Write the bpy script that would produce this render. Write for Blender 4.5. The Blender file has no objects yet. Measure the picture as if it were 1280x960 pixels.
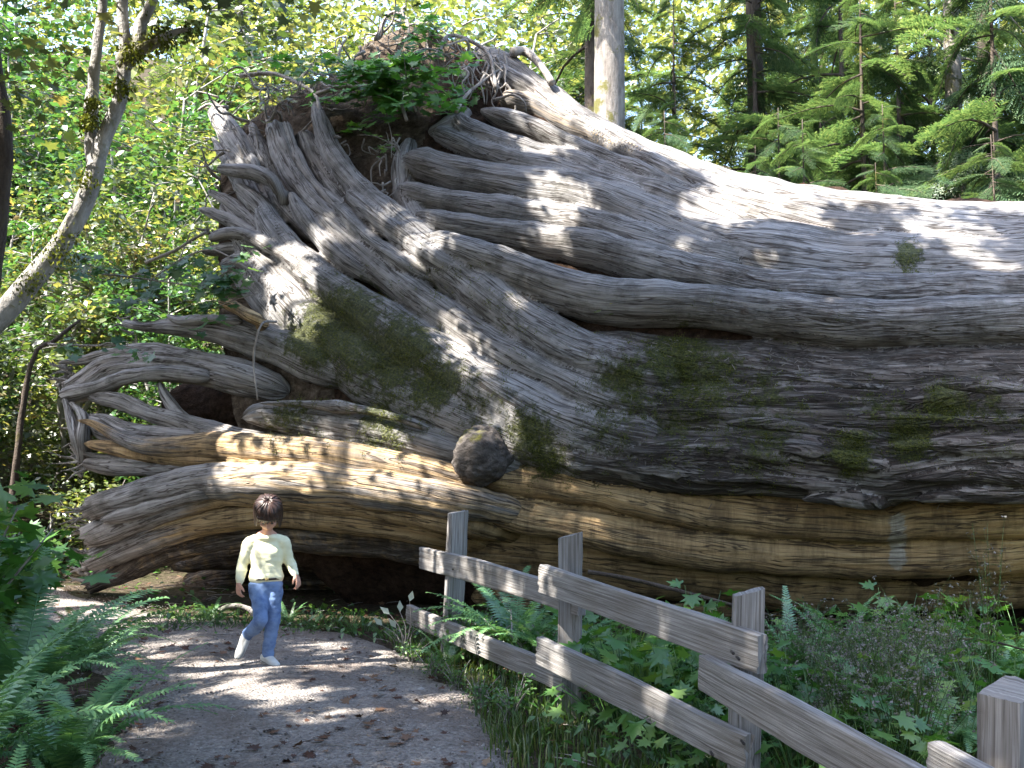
import bpy, math, random
import numpy as np
from mathutils import Vector, Matrix

SC = bpy.context.scene
COL = SC.collection
rng = np.random.default_rng(7)
random.seed(7)

# ------------------------------------------------------------------ camera model
FPX, HORIZON, EYE = 1256.0, 567.0, 1.6
TH = math.atan((HORIZON - 480.0) / FPX)
CT, ST = math.cos(TH), math.sin(TH)

def P(px, py, Y):
    """point seen at photo position (px,py) at distance Y in front of the camera"""
    px = np.asarray(px, float); py = np.asarray(py, float); Y = np.asarray(Y, float)
    xc = (px - 640) / FPX; yc = (480 - py) / FPX
    dy = CT - yc * ST; dz = ST + yc * CT
    s = Y / dy
    return np.stack([xc * s, Y + 0 * px, EYE + dz * s], -1)

def proj(V):
    x, y, z = V[..., 0], V[..., 1], V[..., 2] - EYE
    f = y * CT + z * ST; u = -y * ST + z * CT
    f = np.where(np.abs(f) < 1e-3, 1e-3, f)
    return 640 + FPX * x / f, 480 - FPX * u / f, f

# ------------------------------------------------------------------ noise
def _h(ix, iy, iz, seed):
    n = (ix.astype(np.int64) * 374761393 + iy.astype(np.int64) * 668265263 + iz.astype(np.int64) * 2147483647 + seed * 1274126177) & 0xffffffff
    n = ((n ^ (n >> 13)) * 1274126177) & 0xffffffff
    n = (n ^ (n >> 16)) & 0xffffffff
    n = (n * 2654435761) & 0xffffffff
    return ((n >> 8) & 0xffff) / 65535.0

def vnoise(x, y, z=0.0, seed=0):
    x, y, z = np.broadcast_arrays(np.asarray(x, float), np.asarray(y, float), np.asarray(z, float))
    ix, iy, iz = np.floor(x), np.floor(y), np.floor(z)
    fx, fy, fz = x - ix, y - iy, z - iz
    fx, fy, fz = [f * f * (3 - 2 * f) for f in (fx, fy, fz)]
    r = 0
    for dx in (0, 1):
        for dy in (0, 1):
            for dz in (0, 1):
                w = (fx if dx else 1 - fx) * (fy if dy else 1 - fy) * (fz if dz else 1 - fz)
                r = r + w * _h(ix + dx, iy + dy, iz + dz, seed)
    return r * 2 - 1

def fbm(x, y, z=0.0, seed=0, o=4):
    r, a, f = 0, 1.0, 1.0
    for k in range(o):
        r = r + a * vnoise(np.asarray(x) * f, np.asarray(y) * f, np.asarray(z) * f, seed + 17 * k)
        a *= .5; f *= 2.03
    return r / 1.6

# ------------------------------------------------------------------ mesh building
class MB:
    def __init__(s):
        s.V, s.T, s.Q, s.UV, s.M, s.n = [], [], [], [], [], 0
    def add(s, V, F, uv=None, mask=None):
        V = np.asarray(V, float).reshape(-1, 3); F = np.asarray(F, int)
        if F.ndim == 2 and F.shape[1] == 3: s.T.append(F + s.n)
        elif F.ndim == 2 and F.shape[1] == 4: s.Q.append(F + s.n)
        s.V.append(V); s.n += len(V)
        s.UV.append(np.zeros((len(V), 2)) if uv is None else np.asarray(uv, float))
        s.M.append(np.zeros((len(V), 4)) if mask is None else np.asarray(mask, float))
        return s.n - len(V)
    def faces(s, F, base):
        F = np.asarray(F, int) + base
        (s.T if F.shape[1] == 3 else s.Q).append(F)
    def build(s, name, mat, parent=None, smooth=True, mask=False, loc=None):
        V = np.concatenate(s.V)
        T = np.concatenate(s.T) if s.T else np.zeros((0, 3), int)
        Q = np.concatenate(s.Q) if s.Q else np.zeros((0, 4), int)
        me = bpy.data.meshes.new(name)
        me.vertices.add(len(V)); me.vertices.foreach_set('co', V.astype(np.float32).ravel())
        loops = np.concatenate([T.ravel(), Q.ravel()]).astype(np.int32)
        me.loops.add(len(loops)); me.loops.foreach_set('vertex_index', loops)
        nt, nq = len(T), len(Q)
        me.polygons.add(nt + nq)
        st = np.concatenate([np.arange(nt) * 3, nt * 3 + np.arange(nq) * 4]).astype(np.int32)
        me.polygons.foreach_set('loop_start', st)
        me.polygons.foreach_set('loop_total', np.concatenate([np.full(nt, 3), np.full(nq, 4)]).astype(np.int32))
        me.polygons.foreach_set('use_smooth', np.full(nt + nq, smooth))
        UV = np.concatenate(s.UV)
        ul = me.uv_layers.new(name='UVMap')
        ul.data.foreach_set('uv', UV[loops].astype(np.float32).ravel())
        if mask:
            a = me.color_attributes.new('mask', 'FLOAT_COLOR', 'POINT')
            a.data.foreach_set('color', np.concatenate(s.M).astype(np.float32).ravel())
        me.update(calc_edges=True); me.validate()
        for m in (mat if isinstance(mat, (list, tuple)) else [mat]): me.materials.append(m)
        return link(name, me, parent, loc)

def link(name, me, parent=None, loc=None):
    o = bpy.data.objects.new(name, me); COL.objects.link(o)
    if parent is not None:
        o.parent = parent
    if loc is not None: o.location = loc
    return o

def thing(name, label, cat, loc=(0, 0, 0), rz=0.0, group=None):
    o = bpy.data.objects.new(name, None); COL.objects.link(o)
    o.location = loc; o.rotation_euler = (0, 0, rz); o.empty_display_size = .2
    o['label'] = label; o['category'] = cat
    if group: o['group'] = group
    return o

def tag(o, label, cat, group=None, kind=None):
    if label: o['label'] = label
    if cat: o['category'] = cat
    if group: o['group'] = group
    if kind: o['kind'] = kind
    return o

def dup(root, loc, rz=0.0, sc=1.0, label=None, group=None):
    r = root.copy(); COL.objects.link(r)
    r.location = loc; r.rotation_euler = (0, 0, rz); r.scale = (sc, sc, sc) if np.isscalar(sc) else sc
    if label: r['label'] = label
    if group: r['group'] = group
    for ch in list(root.children):
        c = ch.copy(); COL.objects.link(c); c.parent = r
        for g in list(ch.children):
            d = g.copy(); COL.objects.link(d); d.parent = c
    return r

def catmull(C, n):
    C = np.asarray(C, float)
    if len(C) == 2:
        t = np.linspace(0, 1, n)[:, None]; return C[0] * (1 - t) + C[1] * t
    E = np.concatenate([[2 * C[0] - C[1]], C, [2 * C[-1] - C[-2]]])
    seg = np.linalg.norm(np.diff(C[:, :2] if C.shape[1] < 4 else C[:, :3], axis=0), axis=1)
    cum = np.concatenate([[0], np.cumsum(seg)])
    s = np.linspace(0, cum[-1], n)
    i = np.clip(np.searchsorted(cum, s, side='right') - 1, 0, len(C) - 2)
    t = ((s - cum[i]) / np.maximum(seg[i], 1e-9))[:, None]
    p0, p1, p2, p3 = E[i], E[i + 1], E[i + 2], E[i + 3]
    return .5 * (2 * p1 + (p2 - p0) * t + (2 * p0 - 5 * p1 + 4 * p2 - p3) * t * t + (3 * p1 - p0 - 3 * p2 + p3) * t ** 3)

def grid_faces(nu, nv, wrap=True):
    i = np.arange(nu - 1)[:, None]; j = np.arange(nv if wrap else nv - 1)[None, :]
    a = i * nv + j; b = i * nv + (j + 1) % nv
    return np.stack([a, b, b + nv, a + nv], -1).reshape(-1, 4)

def norm(v): return v / np.maximum(np.linalg.norm(v, axis=-1, keepdims=True), 1e-9)

def limb(mb, C, R, nv=8, n=None, rough=.0, seed=0, cap=True, mask=None):
    """a round tapered limb along 3-D points C with radii R"""
    C = np.asarray(C, float); R = np.asarray(R, float)
    n = n or max(2, 4 * (len(C) - 1) + 1)
    S = catmull(np.concatenate([C, R[:, None]], 1), n)
    X, r = S[:, :3], np.maximum(S[:, 3], .0008)
    T = norm(np.gradient(X, axis=0))
    ref = np.array([0.13, 0.21, 1.0]) if abs(norm(X[-1] - X[0])[2]) < .8 else np.array([1.0, .2, .1])
    B = norm(np.cross(T, ref)); N = np.cross(B, T)
    a = np.linspace(0, 2 * np.pi, nv, endpoint=False)
    u = np.concatenate([[0], np.cumsum(np.linalg.norm(np.diff(X, axis=0), axis=1))])
    rr = r[:, None] * np.ones(nv)
    if rough:
        rr = rr * (1 + rough * vnoise(u[:, None] * 3.0 / max(r.max() * 8, .1), np.cos(a)[None] * 2, np.sin(a)[None] * 2 + seed * 7.3, seed))
    V = X[:, None] + rr[..., None] * (np.cos(a)[None, :, None] * B[:, None] + np.sin(a)[None, :, None] * N[:, None])
    uv = np.stack(np.broadcast_arrays(u[:, None], a[None] * r.mean()), -1).reshape(-1, 2)
    m = None if mask is None else np.tile(mask, (n * nv, 1))
    b = mb.add(V.reshape(-1, 3), grid_faces(n, nv), uv, m)
    if cap:
        for e, ring in ((0, np.arange(nv)), (n - 1, (n - 1) * nv + np.arange(nv)[::-1])):
            c = mb.add(X[e][None] , np.zeros((0, 3), int), None if uv is None else [[u[e], 0]], None if mask is None else [mask])
            mb.faces(np.stack([np.full(nv, c), b + np.roll(ring, -1), b + ring], -1), 0)

# ------------------------------------------------------------------ materials
def newmat(name):
    m = bpy.data.materials.new(name); m.use_nodes = True
    nt = m.node_tree; nt.nodes.clear()
    return m, nt

class NT:
    def __init__(s, name):
        s.m, s.t = newmat(name)
        s.out = s.n('ShaderNodeOutputMaterial')
    def n(s, typ, **kw):
        nd = s.t.nodes.new(typ)
        for k, v in kw.items(): setattr(nd, k, v)
        return nd
    def l(s, a, b): s.t.links.new(a, b)
    def coords(s, kind='Object', scale=(1, 1, 1)):
        if kind == 'Position':
            src = s.n('ShaderNodeNewGeometry').outputs['Position']
        else:
            src = s.n('ShaderNodeTexCoord').outputs[kind]
        mp = s.n('ShaderNodeMapping'); mp.inputs['Scale'].default_value = scale
        s.l(src, mp.inputs[0]); return mp.outputs[0]
    def noise(s, vec, scale=1.0, detail=4, rough=.55, dist=0.0):
        nd = s.n('ShaderNodeTexNoise'); nd.inputs['Scale'].default_value = scale
        nd.inputs['Detail'].default_value = detail; nd.inputs['Roughness'].default_value = rough
        nd.inputs['Distortion'].default_value = dist
        s.l(vec, nd.inputs['Vector']); return nd.outputs['Fac']
    def ramp(s, fac, stops, interp='LINEAR'):
        nd = s.n('ShaderNodeValToRGB'); cr = nd.color_ramp; cr.interpolation = interp
        while len(cr.elements) < len(stops): cr.elements.new(.5)
        for e, (p, c) in zip(cr.elements, stops):
            e.position = p; e.color = (*(c if not np.isscalar(c) else (c, c, c)), 1)
        s.l(fac, nd.inputs[0]); return nd.outputs[0]
    def mix(s, fac, a, b, mode='MIX'):
        nd = s.n('ShaderNodeMix', data_type='RGBA', blend_type=mode)
        for v, i in ((fac, 0), (a, 6), (b, 7)):
            if hasattr(v, 'is_linked'): s.l(v, nd.inputs[i])
            elif i == 0: nd.inputs[0].default_value = v
            else: nd.inputs[i].default_value = (*v, 1)
        return nd.outputs[2]
    def math(s, op, a, b=0.0, clamp=False):
        nd = s.n('ShaderNodeMath', operation=op, use_clamp=clamp)
        for v, i in ((a, 0), (b, 1)):
            if hasattr(v, 'is_linked'): s.l(v, nd.inputs[i])
            else: nd.inputs[i].default_value = v
        return nd.outputs[0]
    def bump(s, h, strength=.5, dist=.02, prev=None):
        nd = s.n('ShaderNodeBump'); nd.inputs['Strength'].default_value = strength
        nd.inputs['Distance'].default_value = dist; s.l(h, nd.inputs['Height'])
        if prev is not None: s.l(prev, nd.inputs['Normal'])
        return nd.outputs[0]
    def principled(s, color, rough=.8, normal=None, spec=.3, **kw):
        p = s.n('ShaderNodeBsdfPrincipled')
        if hasattr(color, 'is_linked'): s.l(color, p.inputs['Base Color'])
        else: p.inputs['Base Color'].default_value = (*color, 1)
        if hasattr(rough, 'is_linked'): s.l(rough, p.inputs['Roughness'])
        else: p.inputs['Roughness'].default_value = rough
        p.inputs['Specular IOR Level'].default_value = spec
        if normal is not None: s.l(normal, p.inputs['Normal'])
        s.l(p.outputs[0], s.out.inputs[0]); return p

def leaf_mat(name, stops, trans=.45, gloss=.05, tint=1.25):
    t = NT(name)
    geo = t.n('ShaderNodeNewGeometry')
    pos = t.coords('Position')
    nz = t.noise(pos, .9, 2)
    f = t.math('ADD', t.math('MULTIPLY', geo.outputs['Random Per Island'], .75), t.math('MULTIPLY', t.math('SUBTRACT', nz, .37), .9), True)
    c = t.ramp(f, stops)
    d = t.n('ShaderNodeBsdfDiffuse'); t.l(c, d.inputs[0])
    tr = t.n('ShaderNodeBsdfTranslucent')
    t.l(t.mix(1.0, c, (1.15 * tint, 1.1 * tint, .55 * tint), 'MULTIPLY'), tr.inputs[0])
    mx = t.n('ShaderNodeMixShader'); mx.inputs[0].default_value = trans
    t.l(d.outputs[0], mx.inputs[1]); t.l(tr.outputs[0], mx.inputs[2])
    g = t.n('ShaderNodeBsdfGlossy'); g.inputs['Roughness'].default_value = .38
    m2 = t.n('ShaderNodeMixShader'); m2.inputs[0].default_value = gloss
    t.l(mx.outputs[0], m2.inputs[1]); t.l(g.outputs[0], m2.inputs[2])
    t.l(m2.outputs[0], t.out.inputs[0])
    return t.m

def make_wood():
    t = NT('weathered_cedar')
    uv = t.coords('UV')
    def st(su, sv, detail=4, dist=0.0):
        mp = t.n('ShaderNodeMapping'); mp.inputs['Scale'].default_value = (su, sv, 1)
        t.l(t.n('ShaderNodeTexCoord').outputs['UV'], mp.inputs[0])
        return t.noise(mp.outputs[0], 1.0, detail, .6, dist)
    A = st(1.1, 20, 5, .6); B = st(3.2, 60, 4, .3); Cc = st(.8, 15, 3, .8)
    pos = t.coords('Position')
    big = t.noise(pos, 1.1, 4); mid = t.noise(pos, 7, 5, .65); fin = t.noise(pos, 40, 3)
    at = t.n('ShaderNodeAttribute'); at.attribute_name = 'mask'
    sp = t.n('ShaderNodeSeparateColor'); t.l(at.outputs['Color'], sp.inputs[0])
    yel, moss, bark = sp.outputs; stain = at.outputs['Alpha']
    grey = t.ramp(A, [(.26, (.10, .092, .086)), (.42, (.195, .185, .178)), (.58, (.275, .266, .26)), (.78, (.39, .382, .375))])
    grey = t.mix(t.ramp(big, [(.35, 0), (.7, .6)]), grey, t.mix(.65, grey, (.20, .165, .135)))
    yelc = t.ramp(A, [(.22, (.22, .130, .056)), (.40, (.37, .242, .115)), (.62, (.48, .340, .180)), (.82, (.59, .46, .285))])
    yelc = t.mix(t.ramp(big, [(.42, 0), (.70, .8)]), yelc, t.mix(.55, yelc, (.15, .085, .035)))
    barkc = t.ramp(A, [(.28, (.045, .036, .030)), (.46, (.125, .108, .096)), (.62, (.215, .198, .185)), (.8, (.33, .315, .30))])
    barkc = t.mix(t.ramp(mid, [(.45, 0), (.75, .5)]), barkc, (.10, .065, .05))
    def thr(m, a=.6, lo=.42, hi=.60, n=mid):
        return t.ramp(t.math('ADD', t.math('MULTIPLY', m, a), t.math('MULTIPLY', t.math('SUBTRACT', n, .5), .8)), [(lo - .18, 0), (hi - .18, 1)])
    c = t.mix(thr(yel, .8, n=A), grey, yelc)
    c = t.mix(thr(bark, .8), c, barkc)
    c = t.mix(t.math('MULTIPLY', thr(stain, .8, n=A), .92), c, t.ramp(B, [(.3, (.22, .20, .165)), (.7, (.42, .385, .325))]))
    dirt = t.noise(pos, 2.7, 6, .72)
    c = t.mix(t.math('MULTIPLY', t.ramp(dirt, [(.48, 0), (.64, .72)]), t.math('SUBTRACT', 1.0, t.math('MULTIPLY', yel, .45))), c, t.mix(.8, c, (.050, .045, .034)))
    crack = t.ramp(Cc, [(.468, 1), (.488, .18), (.503, .18), (.522, 1)])
    drip = t.noise(t.coords('Position', (5, 5, .55)), 1.0, 5, .7)
    c = t.mix(t.math('MULTIPLY', t.ramp(drip, [(.47, 0), (.62, .75)]), yel), c, t.mix(.85, c, (.07, .045, .025)))
    fis = t.ramp(st(.9, 5.5, 4, 1.4), [(.44, 1), (.475, 0), (.515, 0), (.55, 1)])
    c = t.mix(t.math('MULTIPLY', t.math('SUBTRACT', 1.0, fis), t.math('MULTIPLY', bark, .85)), c, (.018, .013, .010))
    c = t.mix(t.math('SUBTRACT', 1.0, crack), c, (.035, .024, .018))
    c = t.mix(t.math('SUBTRACT', .75, t.math('MULTIPLY', yel, .2)), c, t.ramp(B, [(.30, .30), (.5, .95), (.75, 1.4)]), 'MULTIPLY')
    mossc = t.ramp(fin, [(.3, (.016, .021, .005)), (.55, (.055, .063, .012)), (.8, (.14, .14, .028))])
    mm = t.math('MULTIPLY', thr(moss, .72, .50, .66, t.math('SUBTRACT', t.math('ADD', t.math('MULTIPLY', t.noise(pos, 13, 5, .7), 1.1), t.math('MULTIPLY', t.noise(pos, 2.6, 5, .7), .9)), .42)), .9)
    c = t.mix(mm, c, mossc)
    h = t.math('ADD', t.math('MULTIPLY', A, .8), t.math('MULTIPLY', B, .35))
    h = t.math('ADD', h, t.math('MULTIPLY', crack, .35))
    h = t.math('ADD', h, t.math('MULTIPLY', mid, .35))
    h = t.math('ADD', h, t.math('MULTIPLY', t.math('MULTIPLY', fin, mm), 1.3))
    h = t.math('ADD', h, t.math('MULTIPLY', t.math('MULTIPLY', bark, t.math('ADD', mid, fis)), 1.5))
    t.principled(c, .78, t.bump(h, .85, .034), .25)
    return t.m

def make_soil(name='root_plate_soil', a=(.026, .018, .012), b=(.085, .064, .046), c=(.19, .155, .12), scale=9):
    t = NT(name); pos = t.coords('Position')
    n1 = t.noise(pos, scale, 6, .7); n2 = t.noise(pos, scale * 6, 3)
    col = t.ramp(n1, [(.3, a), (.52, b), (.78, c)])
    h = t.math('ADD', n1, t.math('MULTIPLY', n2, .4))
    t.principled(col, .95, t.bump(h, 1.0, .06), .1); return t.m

def make_fence():
    t = NT('fence_wood')
    mp = t.n('ShaderNodeMapping'); mp.inputs['Scale'].default_value = (2.2, 95, 1)
    t.l(t.n('ShaderNodeTexCoord').outputs['UV'], mp.inputs[0])
    A = t.noise(mp.outputs[0], 1, 5, .6, .5)
    pos = t.coords('Position'); big = t.noise(pos, 3.0, 4); fin = t.noise(pos, 60, 2)
    c = t.ramp(A, [(.25, (.06, .052, .046)), (.42, (.155, .143, .132)), (.62, (.27, .256, .243)), (.8, (.39, .375, .355))])
    c = t.mix(t.ramp(big, [(.42, 0), (.7, .55)]), c, t.mix(.5, c, (.12, .085, .05)))
    h = t.math('ADD', A, t.math('MULTIPLY', fin, .2))
    t.principled(c, .85, t.bump(h, .8, .008), .2); return t.m

def make_ground():
    t = NT('forest_floor'); pos = t.coords('Position')
    n1 = t.noise(pos, 2.2, 6, .7); n2 = t.noise(pos, 18, 5, .7); n3 = t.noise(pos, .35, 2)
    c = t.ramp(n2, [(.28, (.018, .013, .009)), (.5, (.06, .045, .032)), (.75, (.15, .115, .085))])
    c = t.mix(t.ramp(n1, [(.45, 0), (.65, .7)]), c, (.035, .045, .014))
    t.principled(c, .95, t.bump(t.math('ADD', n1, n2), .9, .07), .1); return t.m

def make_path():
    t = NT('gravel_path'); pos = t.coords('Position')
    n1 = t.noise(pos, 1.1, 5, .65); n2 = t.noise(pos, 30, 5, .75)
    vo = t.n('ShaderNodeTexVoronoi'); vo.inputs['Scale'].default_value = 55; t.l(pos, vo.inputs['Vector'])
    c = t.ramp(n2, [(.25, (.085, .073, .064)), (.5, (.235, .208, .184)), (.75, (.44, .405, .365))])
    c = t.mix(.35, c, t.ramp(vo.outputs['Color'], [(.1, (.05, .042, .04)), (.9, (.33, .30, .28))]))
    c = t.mix(t.ramp(n1, [(.45, 0), (.62, .75)]), c, t.mix(.6, c, (.105, .066, .045)))
    h = t.math('ADD', n2, t.math('MULTIPLY', vo.outputs['Distance'], -1.2))
    h = t.math('ADD', h, t.math('MULTIPLY', n1, 1.5))
    t.principled(c, .9, t.bump(h, .8, .02), .2); return t.m

def make_bark(name, lo, hi, moss=.4, mossc=(.09, .085, .02), scale=(6, 6, 1.5)):
    t = NT(name)
    a = t.noise(t.coords('Position', scale), 1.5, 6, .7); pos = t.coords('Position')
    b = t.noise(pos, 2.0, 5, .7); f = t.noise(pos, 45, 2)
    c = t.ramp(a, [(.3, lo), (.7, hi)])
    c = t.mix(t.ramp(b, [(.62 - moss * .4, 0), (.70 - moss * .4, .9)]), c, t.mix(f, tuple(x * .5 for x in mossc), tuple(x * 1.5 for x in mossc)))
    t.principled(c, .9, t.bump(t.math('ADD', a, t.math('MULTIPLY', f, .3)), .9, .03), .15); return t.m

def flat(name, c, rough=.7, var=.25, scale=30, bump=.0, spec=.3, stretch=(1, 1, 1)):
    t = NT(name); pos = t.coords('Object', stretch); n = t.noise(pos, scale, 4, .65)
    col = t.ramp(n, [(.25, tuple(x * (1 - var) for x in c)), (.75, tuple(min(1, x * (1 + var)) for x in c))])
    t.principled(col, rough, t.bump(n, bump, .01) if bump else None, spec); return t.m

M_WOOD = make_wood(); M_SOIL = make_soil(); M_CREV = make_soil('crevice_wood', (.012, .008, .006), (.05, .03, .02), (.10, .065, .045), 12); M_FENCE = make_fence(); M_GROUND = make_ground(); M_PATH = make_path()  # crevice colour is darkened so gaps between flutes read as shaded lines
M_MOSSBARK = make_bark('mossy_bark', (.13, .12, .11), (.36, .345, .325), .16)
M_DARKBARK = make_bark('dark_bark', (.03, .022, .018), (.10, .08, .065), .15)
M_PALEBARK = make_bark('pale_bark', (.09, .075, .065), (.27, .245, .22), .26)
M_TWIG = make_bark('bare_root_bark', (.10, .085, .075), (.38, .35, .32), .0)
M_BURL = make_bark('burl_bark', (.025, .02, .018), (.12, .105, .095), .0, scale=(9, 9, 14))
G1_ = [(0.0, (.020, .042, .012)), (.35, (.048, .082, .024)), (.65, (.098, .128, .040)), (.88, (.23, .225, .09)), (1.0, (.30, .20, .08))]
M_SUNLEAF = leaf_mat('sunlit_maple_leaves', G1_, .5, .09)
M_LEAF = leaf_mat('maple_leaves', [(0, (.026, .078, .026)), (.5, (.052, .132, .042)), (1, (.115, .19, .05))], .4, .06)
M_CANOPY = leaf_mat('canopy_leaves', [(0, (.02, .045, .012)), (1, (.06, .09, .02))], .18, .04)
M_NEEDLE = leaf_mat('hemlock_needles', [(0, (.03, .064, .036)), (.5, (.063, .117, .056)), (1, (.145, .19, .092))], .48, .03)
M_FARLEAF = leaf_mat('far_leaves', [(0, (.05, .08, .025)), (.5, (.13, .16, .05)), (1, (.32, .32, .13))], .45, .04)
M_FERN = leaf_mat('fern_fronds', [(0, (.055, .15, .055)), (.5, (.115, .255, .10)), (.9, (.19, .33, .12)), (1, (.29, .28, .09))], .35, .08)
M_HERB = leaf_mat('herb_leaves', [(0, (.03, .10, .02)), (.5, (.06, .16, .03)), (1, (.16, .25, .05))], .42, .06)
M_GRASS = leaf_mat('grass_blades', [(0, (.03, .06, .012)), (.6, (.06, .11, .02)), (1, (.20, .20, .07))], .35, .04)
M_PLANT = leaf_mat('fresh_plant_leaves', [(0, (.04, .14, .025)), (.5, (.075, .22, .04)), (1, (.15, .29, .06))], .45, .06)
M_DRY = leaf_mat('dead_leaves', [(0, (.03, .015, .010)), (.5, (.085, .040, .026)), (.85, (.18, .11, .07)), (1, (.34, .27, .18))], .15, .03, .8)
M_SEED = leaf_mat('seedheads', [(0, (.09, .085, .07)), (1, (.27, .25, .23))], .3, .02, .8)
M_MOSS = leaf_mat('moss_tufts', [(0, (.025, .035, .006)), (.5, (.07, .085, .012)), (1, (.15, .16, .025))], .3, .02)
M_PALELEAF = leaf_mat('pale_leaves', [(0, (.30, .36, .24)), (1, (.5, .52, .40))], .3, .05, .8)
M_SLIVER = leaf_mat('bark_slivers', [(0, (.04, .03, .025)), (.6, (.12, .10, .088)), (1, (.27, .25, .23))], .05, .02, .8)
SUND = (-.48, -.30, .82)
EXPOSURE = 2.7
CLUMPS = 26000
# ------------------------------------------------------------------ ground
def hgt(x, y):
    x = np.asarray(x, float); y = np.asarray(y, float)
    h = .03 * fbm(x * .6, y * .6, 0, 3, 3)
    up = np.clip((y - 15) / 30, 0, None) ** 1.25 * 9 * (1 + .12 * fbm(x * .12, y * .12, 0, 5, 2))
    left = np.clip((-x - 3.8 - np.clip(y - 6, 0, 12) * .45) / 6, 0, 3) ** 1.3 * 2.2 * np.clip((y + 4) / 8, 0, 1)
    return h + np.minimum(up, 26) + np.minimum(left, 9)

def G(px, py, dz=0.0):
    """where the sight line through (px,py) meets the ground"""
    Y = 6.0
    lo, hi = 1.5, 60.0
    for _ in range(40):
        m = .5 * (lo + hi); p = P(px, py, m)
        if p[2] > hgt(p[0], p[1]) + dz: lo = m
        else: hi = m
    p = P(px, py, lo); return np.array([p[0], p[1], float(hgt(p[0], p[1]))])

gx = np.concatenate([np.linspace(-90, -14, 22), np.linspace(-13, 11, 130), np.linspace(12, 90, 22)])
gy = np.concatenate([np.linspace(-40, -3, 12), np.linspace(-2, 20, 130), np.linspace(21, 110, 46)])
XX, YY = np.meshgrid(gx, gy, indexing='ij')
mb = MB()
ZZ = hgt(XX, YY) + .02 * fbm(XX * 3, YY * 3, 0, 9, 3)
Vg = np.stack([XX, YY, ZZ], -1)
mb.add(Vg.reshape(-1, 3), grid_faces(len(gx), len(gy), False)[:, ::-1])
gr = mb.build('forest_floor', M_GROUND); gr['kind'] = 'structure'

# trodden path, a sheet just above the floor
pc = np.array([(-1.0, -2, 1.1), (-1.0, 1.5, 1.1), (-1.0, 4, 1.12), (-1.15, 5.6, 1.15), (-1.55, 7.2, 1.2), (-2.6, 8.6, 1.3), (-4.2, 9.7, 1.05), (-5.8, 11.3, .9), (-7.2, 13.5, .9), (-9, 17, .9)])
pp = catmull(pc, 220)
tn = norm(np.gradient(pp[:, :2], axis=0)); nn = np.stack([-tn[:, 1], tn[:, 0]], -1)
ww = np.linspace(-1, 1, 41)
edge = 1 + .16 * fbm(np.arange(220)[:, None] * .12, np.sign(ww)[None] * 3, 0, 21, 3)
pxy = pp[:, None, :2] + nn[:, None] * (ww[None, :, None] * pp[:, 2][:, None, None] * edge[..., None])
pz = hgt(pxy[..., 0], pxy[..., 1]) + .035 + .012 * fbm(pxy[..., 0] * 4, pxy[..., 1] * 4, 0, 33, 3) - .09 * np.abs(ww)[None] ** 6
mb = MB(); mb.add(np.concatenate([pxy, pz[..., None]], -1).reshape(-1, 3), grid_faces(220, 41, False))
pt = mb.build('path', M_PATH); pt['kind'] = 'structure'
def on_path(x, y, marg=0.0):
    d = np.hypot(np.asarray(x)[..., None] - pp[:, 0], np.asarray(y)[..., None] - pp[:, 1])
    return (d - pp[:, 2]).min(-1) < -marg

# ------------------------------------------------------------------ the fallen cedar
# front of the trunk: distance from the camera, column by column of the photo
COLS = np.array([  # px  ytop  yF  ybot   dT    dF   dB   pw
    (-100, 400, 600, 760, 12.6, 11.4, 11.9, 1.6),
    (60, 380, 600, 760, 12.4, 11.0, 11.6, 1.6),
    (300, 100, 600, 775, 12.9, 10.0, 11.2, 1.35),
    (450, 30, 600, 780, 13.0, 9.6, 11.0, 1.5),
    (560, 30, 600, 785, 12.9, 9.4, 10.8, 1.7),
    (700, 100, 595, 790, 12.4, 9.1, 10.5, 2.0),
    (850, 172, 575, 800, 11.6, 8.8, 10.2, 2.3),
    (1040, 220, 560, 805, 10.8, 8.45, 10.0, 2.5),
    (1320, 240, 545, 810, 10.4, 8.12, 10.0, 2.6),
    (1700, 250, 540, 815, 10.0, 7.8, 9.7, 2.6)])
def col(px):
    return [np.interp(px, COLS[:, 0], COLS[:, k]) for k in range(1, 8)]
def D(px, py):
    px = np.asarray(px, float); py = np.asarray(py, float)
    yt, yF, yb, dT, dF, dB, pw = col(px)
    up = np.clip((yF - py) / (yF - yt), 0, 1.05); dn = np.clip((py - yF) / (yb - yF), 0, 1.1)
    return np.where(py < yF, dF + (dT - dF) * up ** pw, dF + (dB - dF) * dn ** 2.2)
def surf_n(px, py):
    e = 6.0
    a = P(px + e, py, D(px + e, py)) - P(px - e, py, D(px - e, py))
    b = P(px, py + e, D(px, py + e)) - P(px, py - e, D(px, py - e))
    n = norm(np.cross(a, b))
    v = P(px, py, D(px, py)) - np.array([0, 0, EYE])
    return np.where((n * v).sum(-1, keepdims=True) > 0, -n, n)

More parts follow.
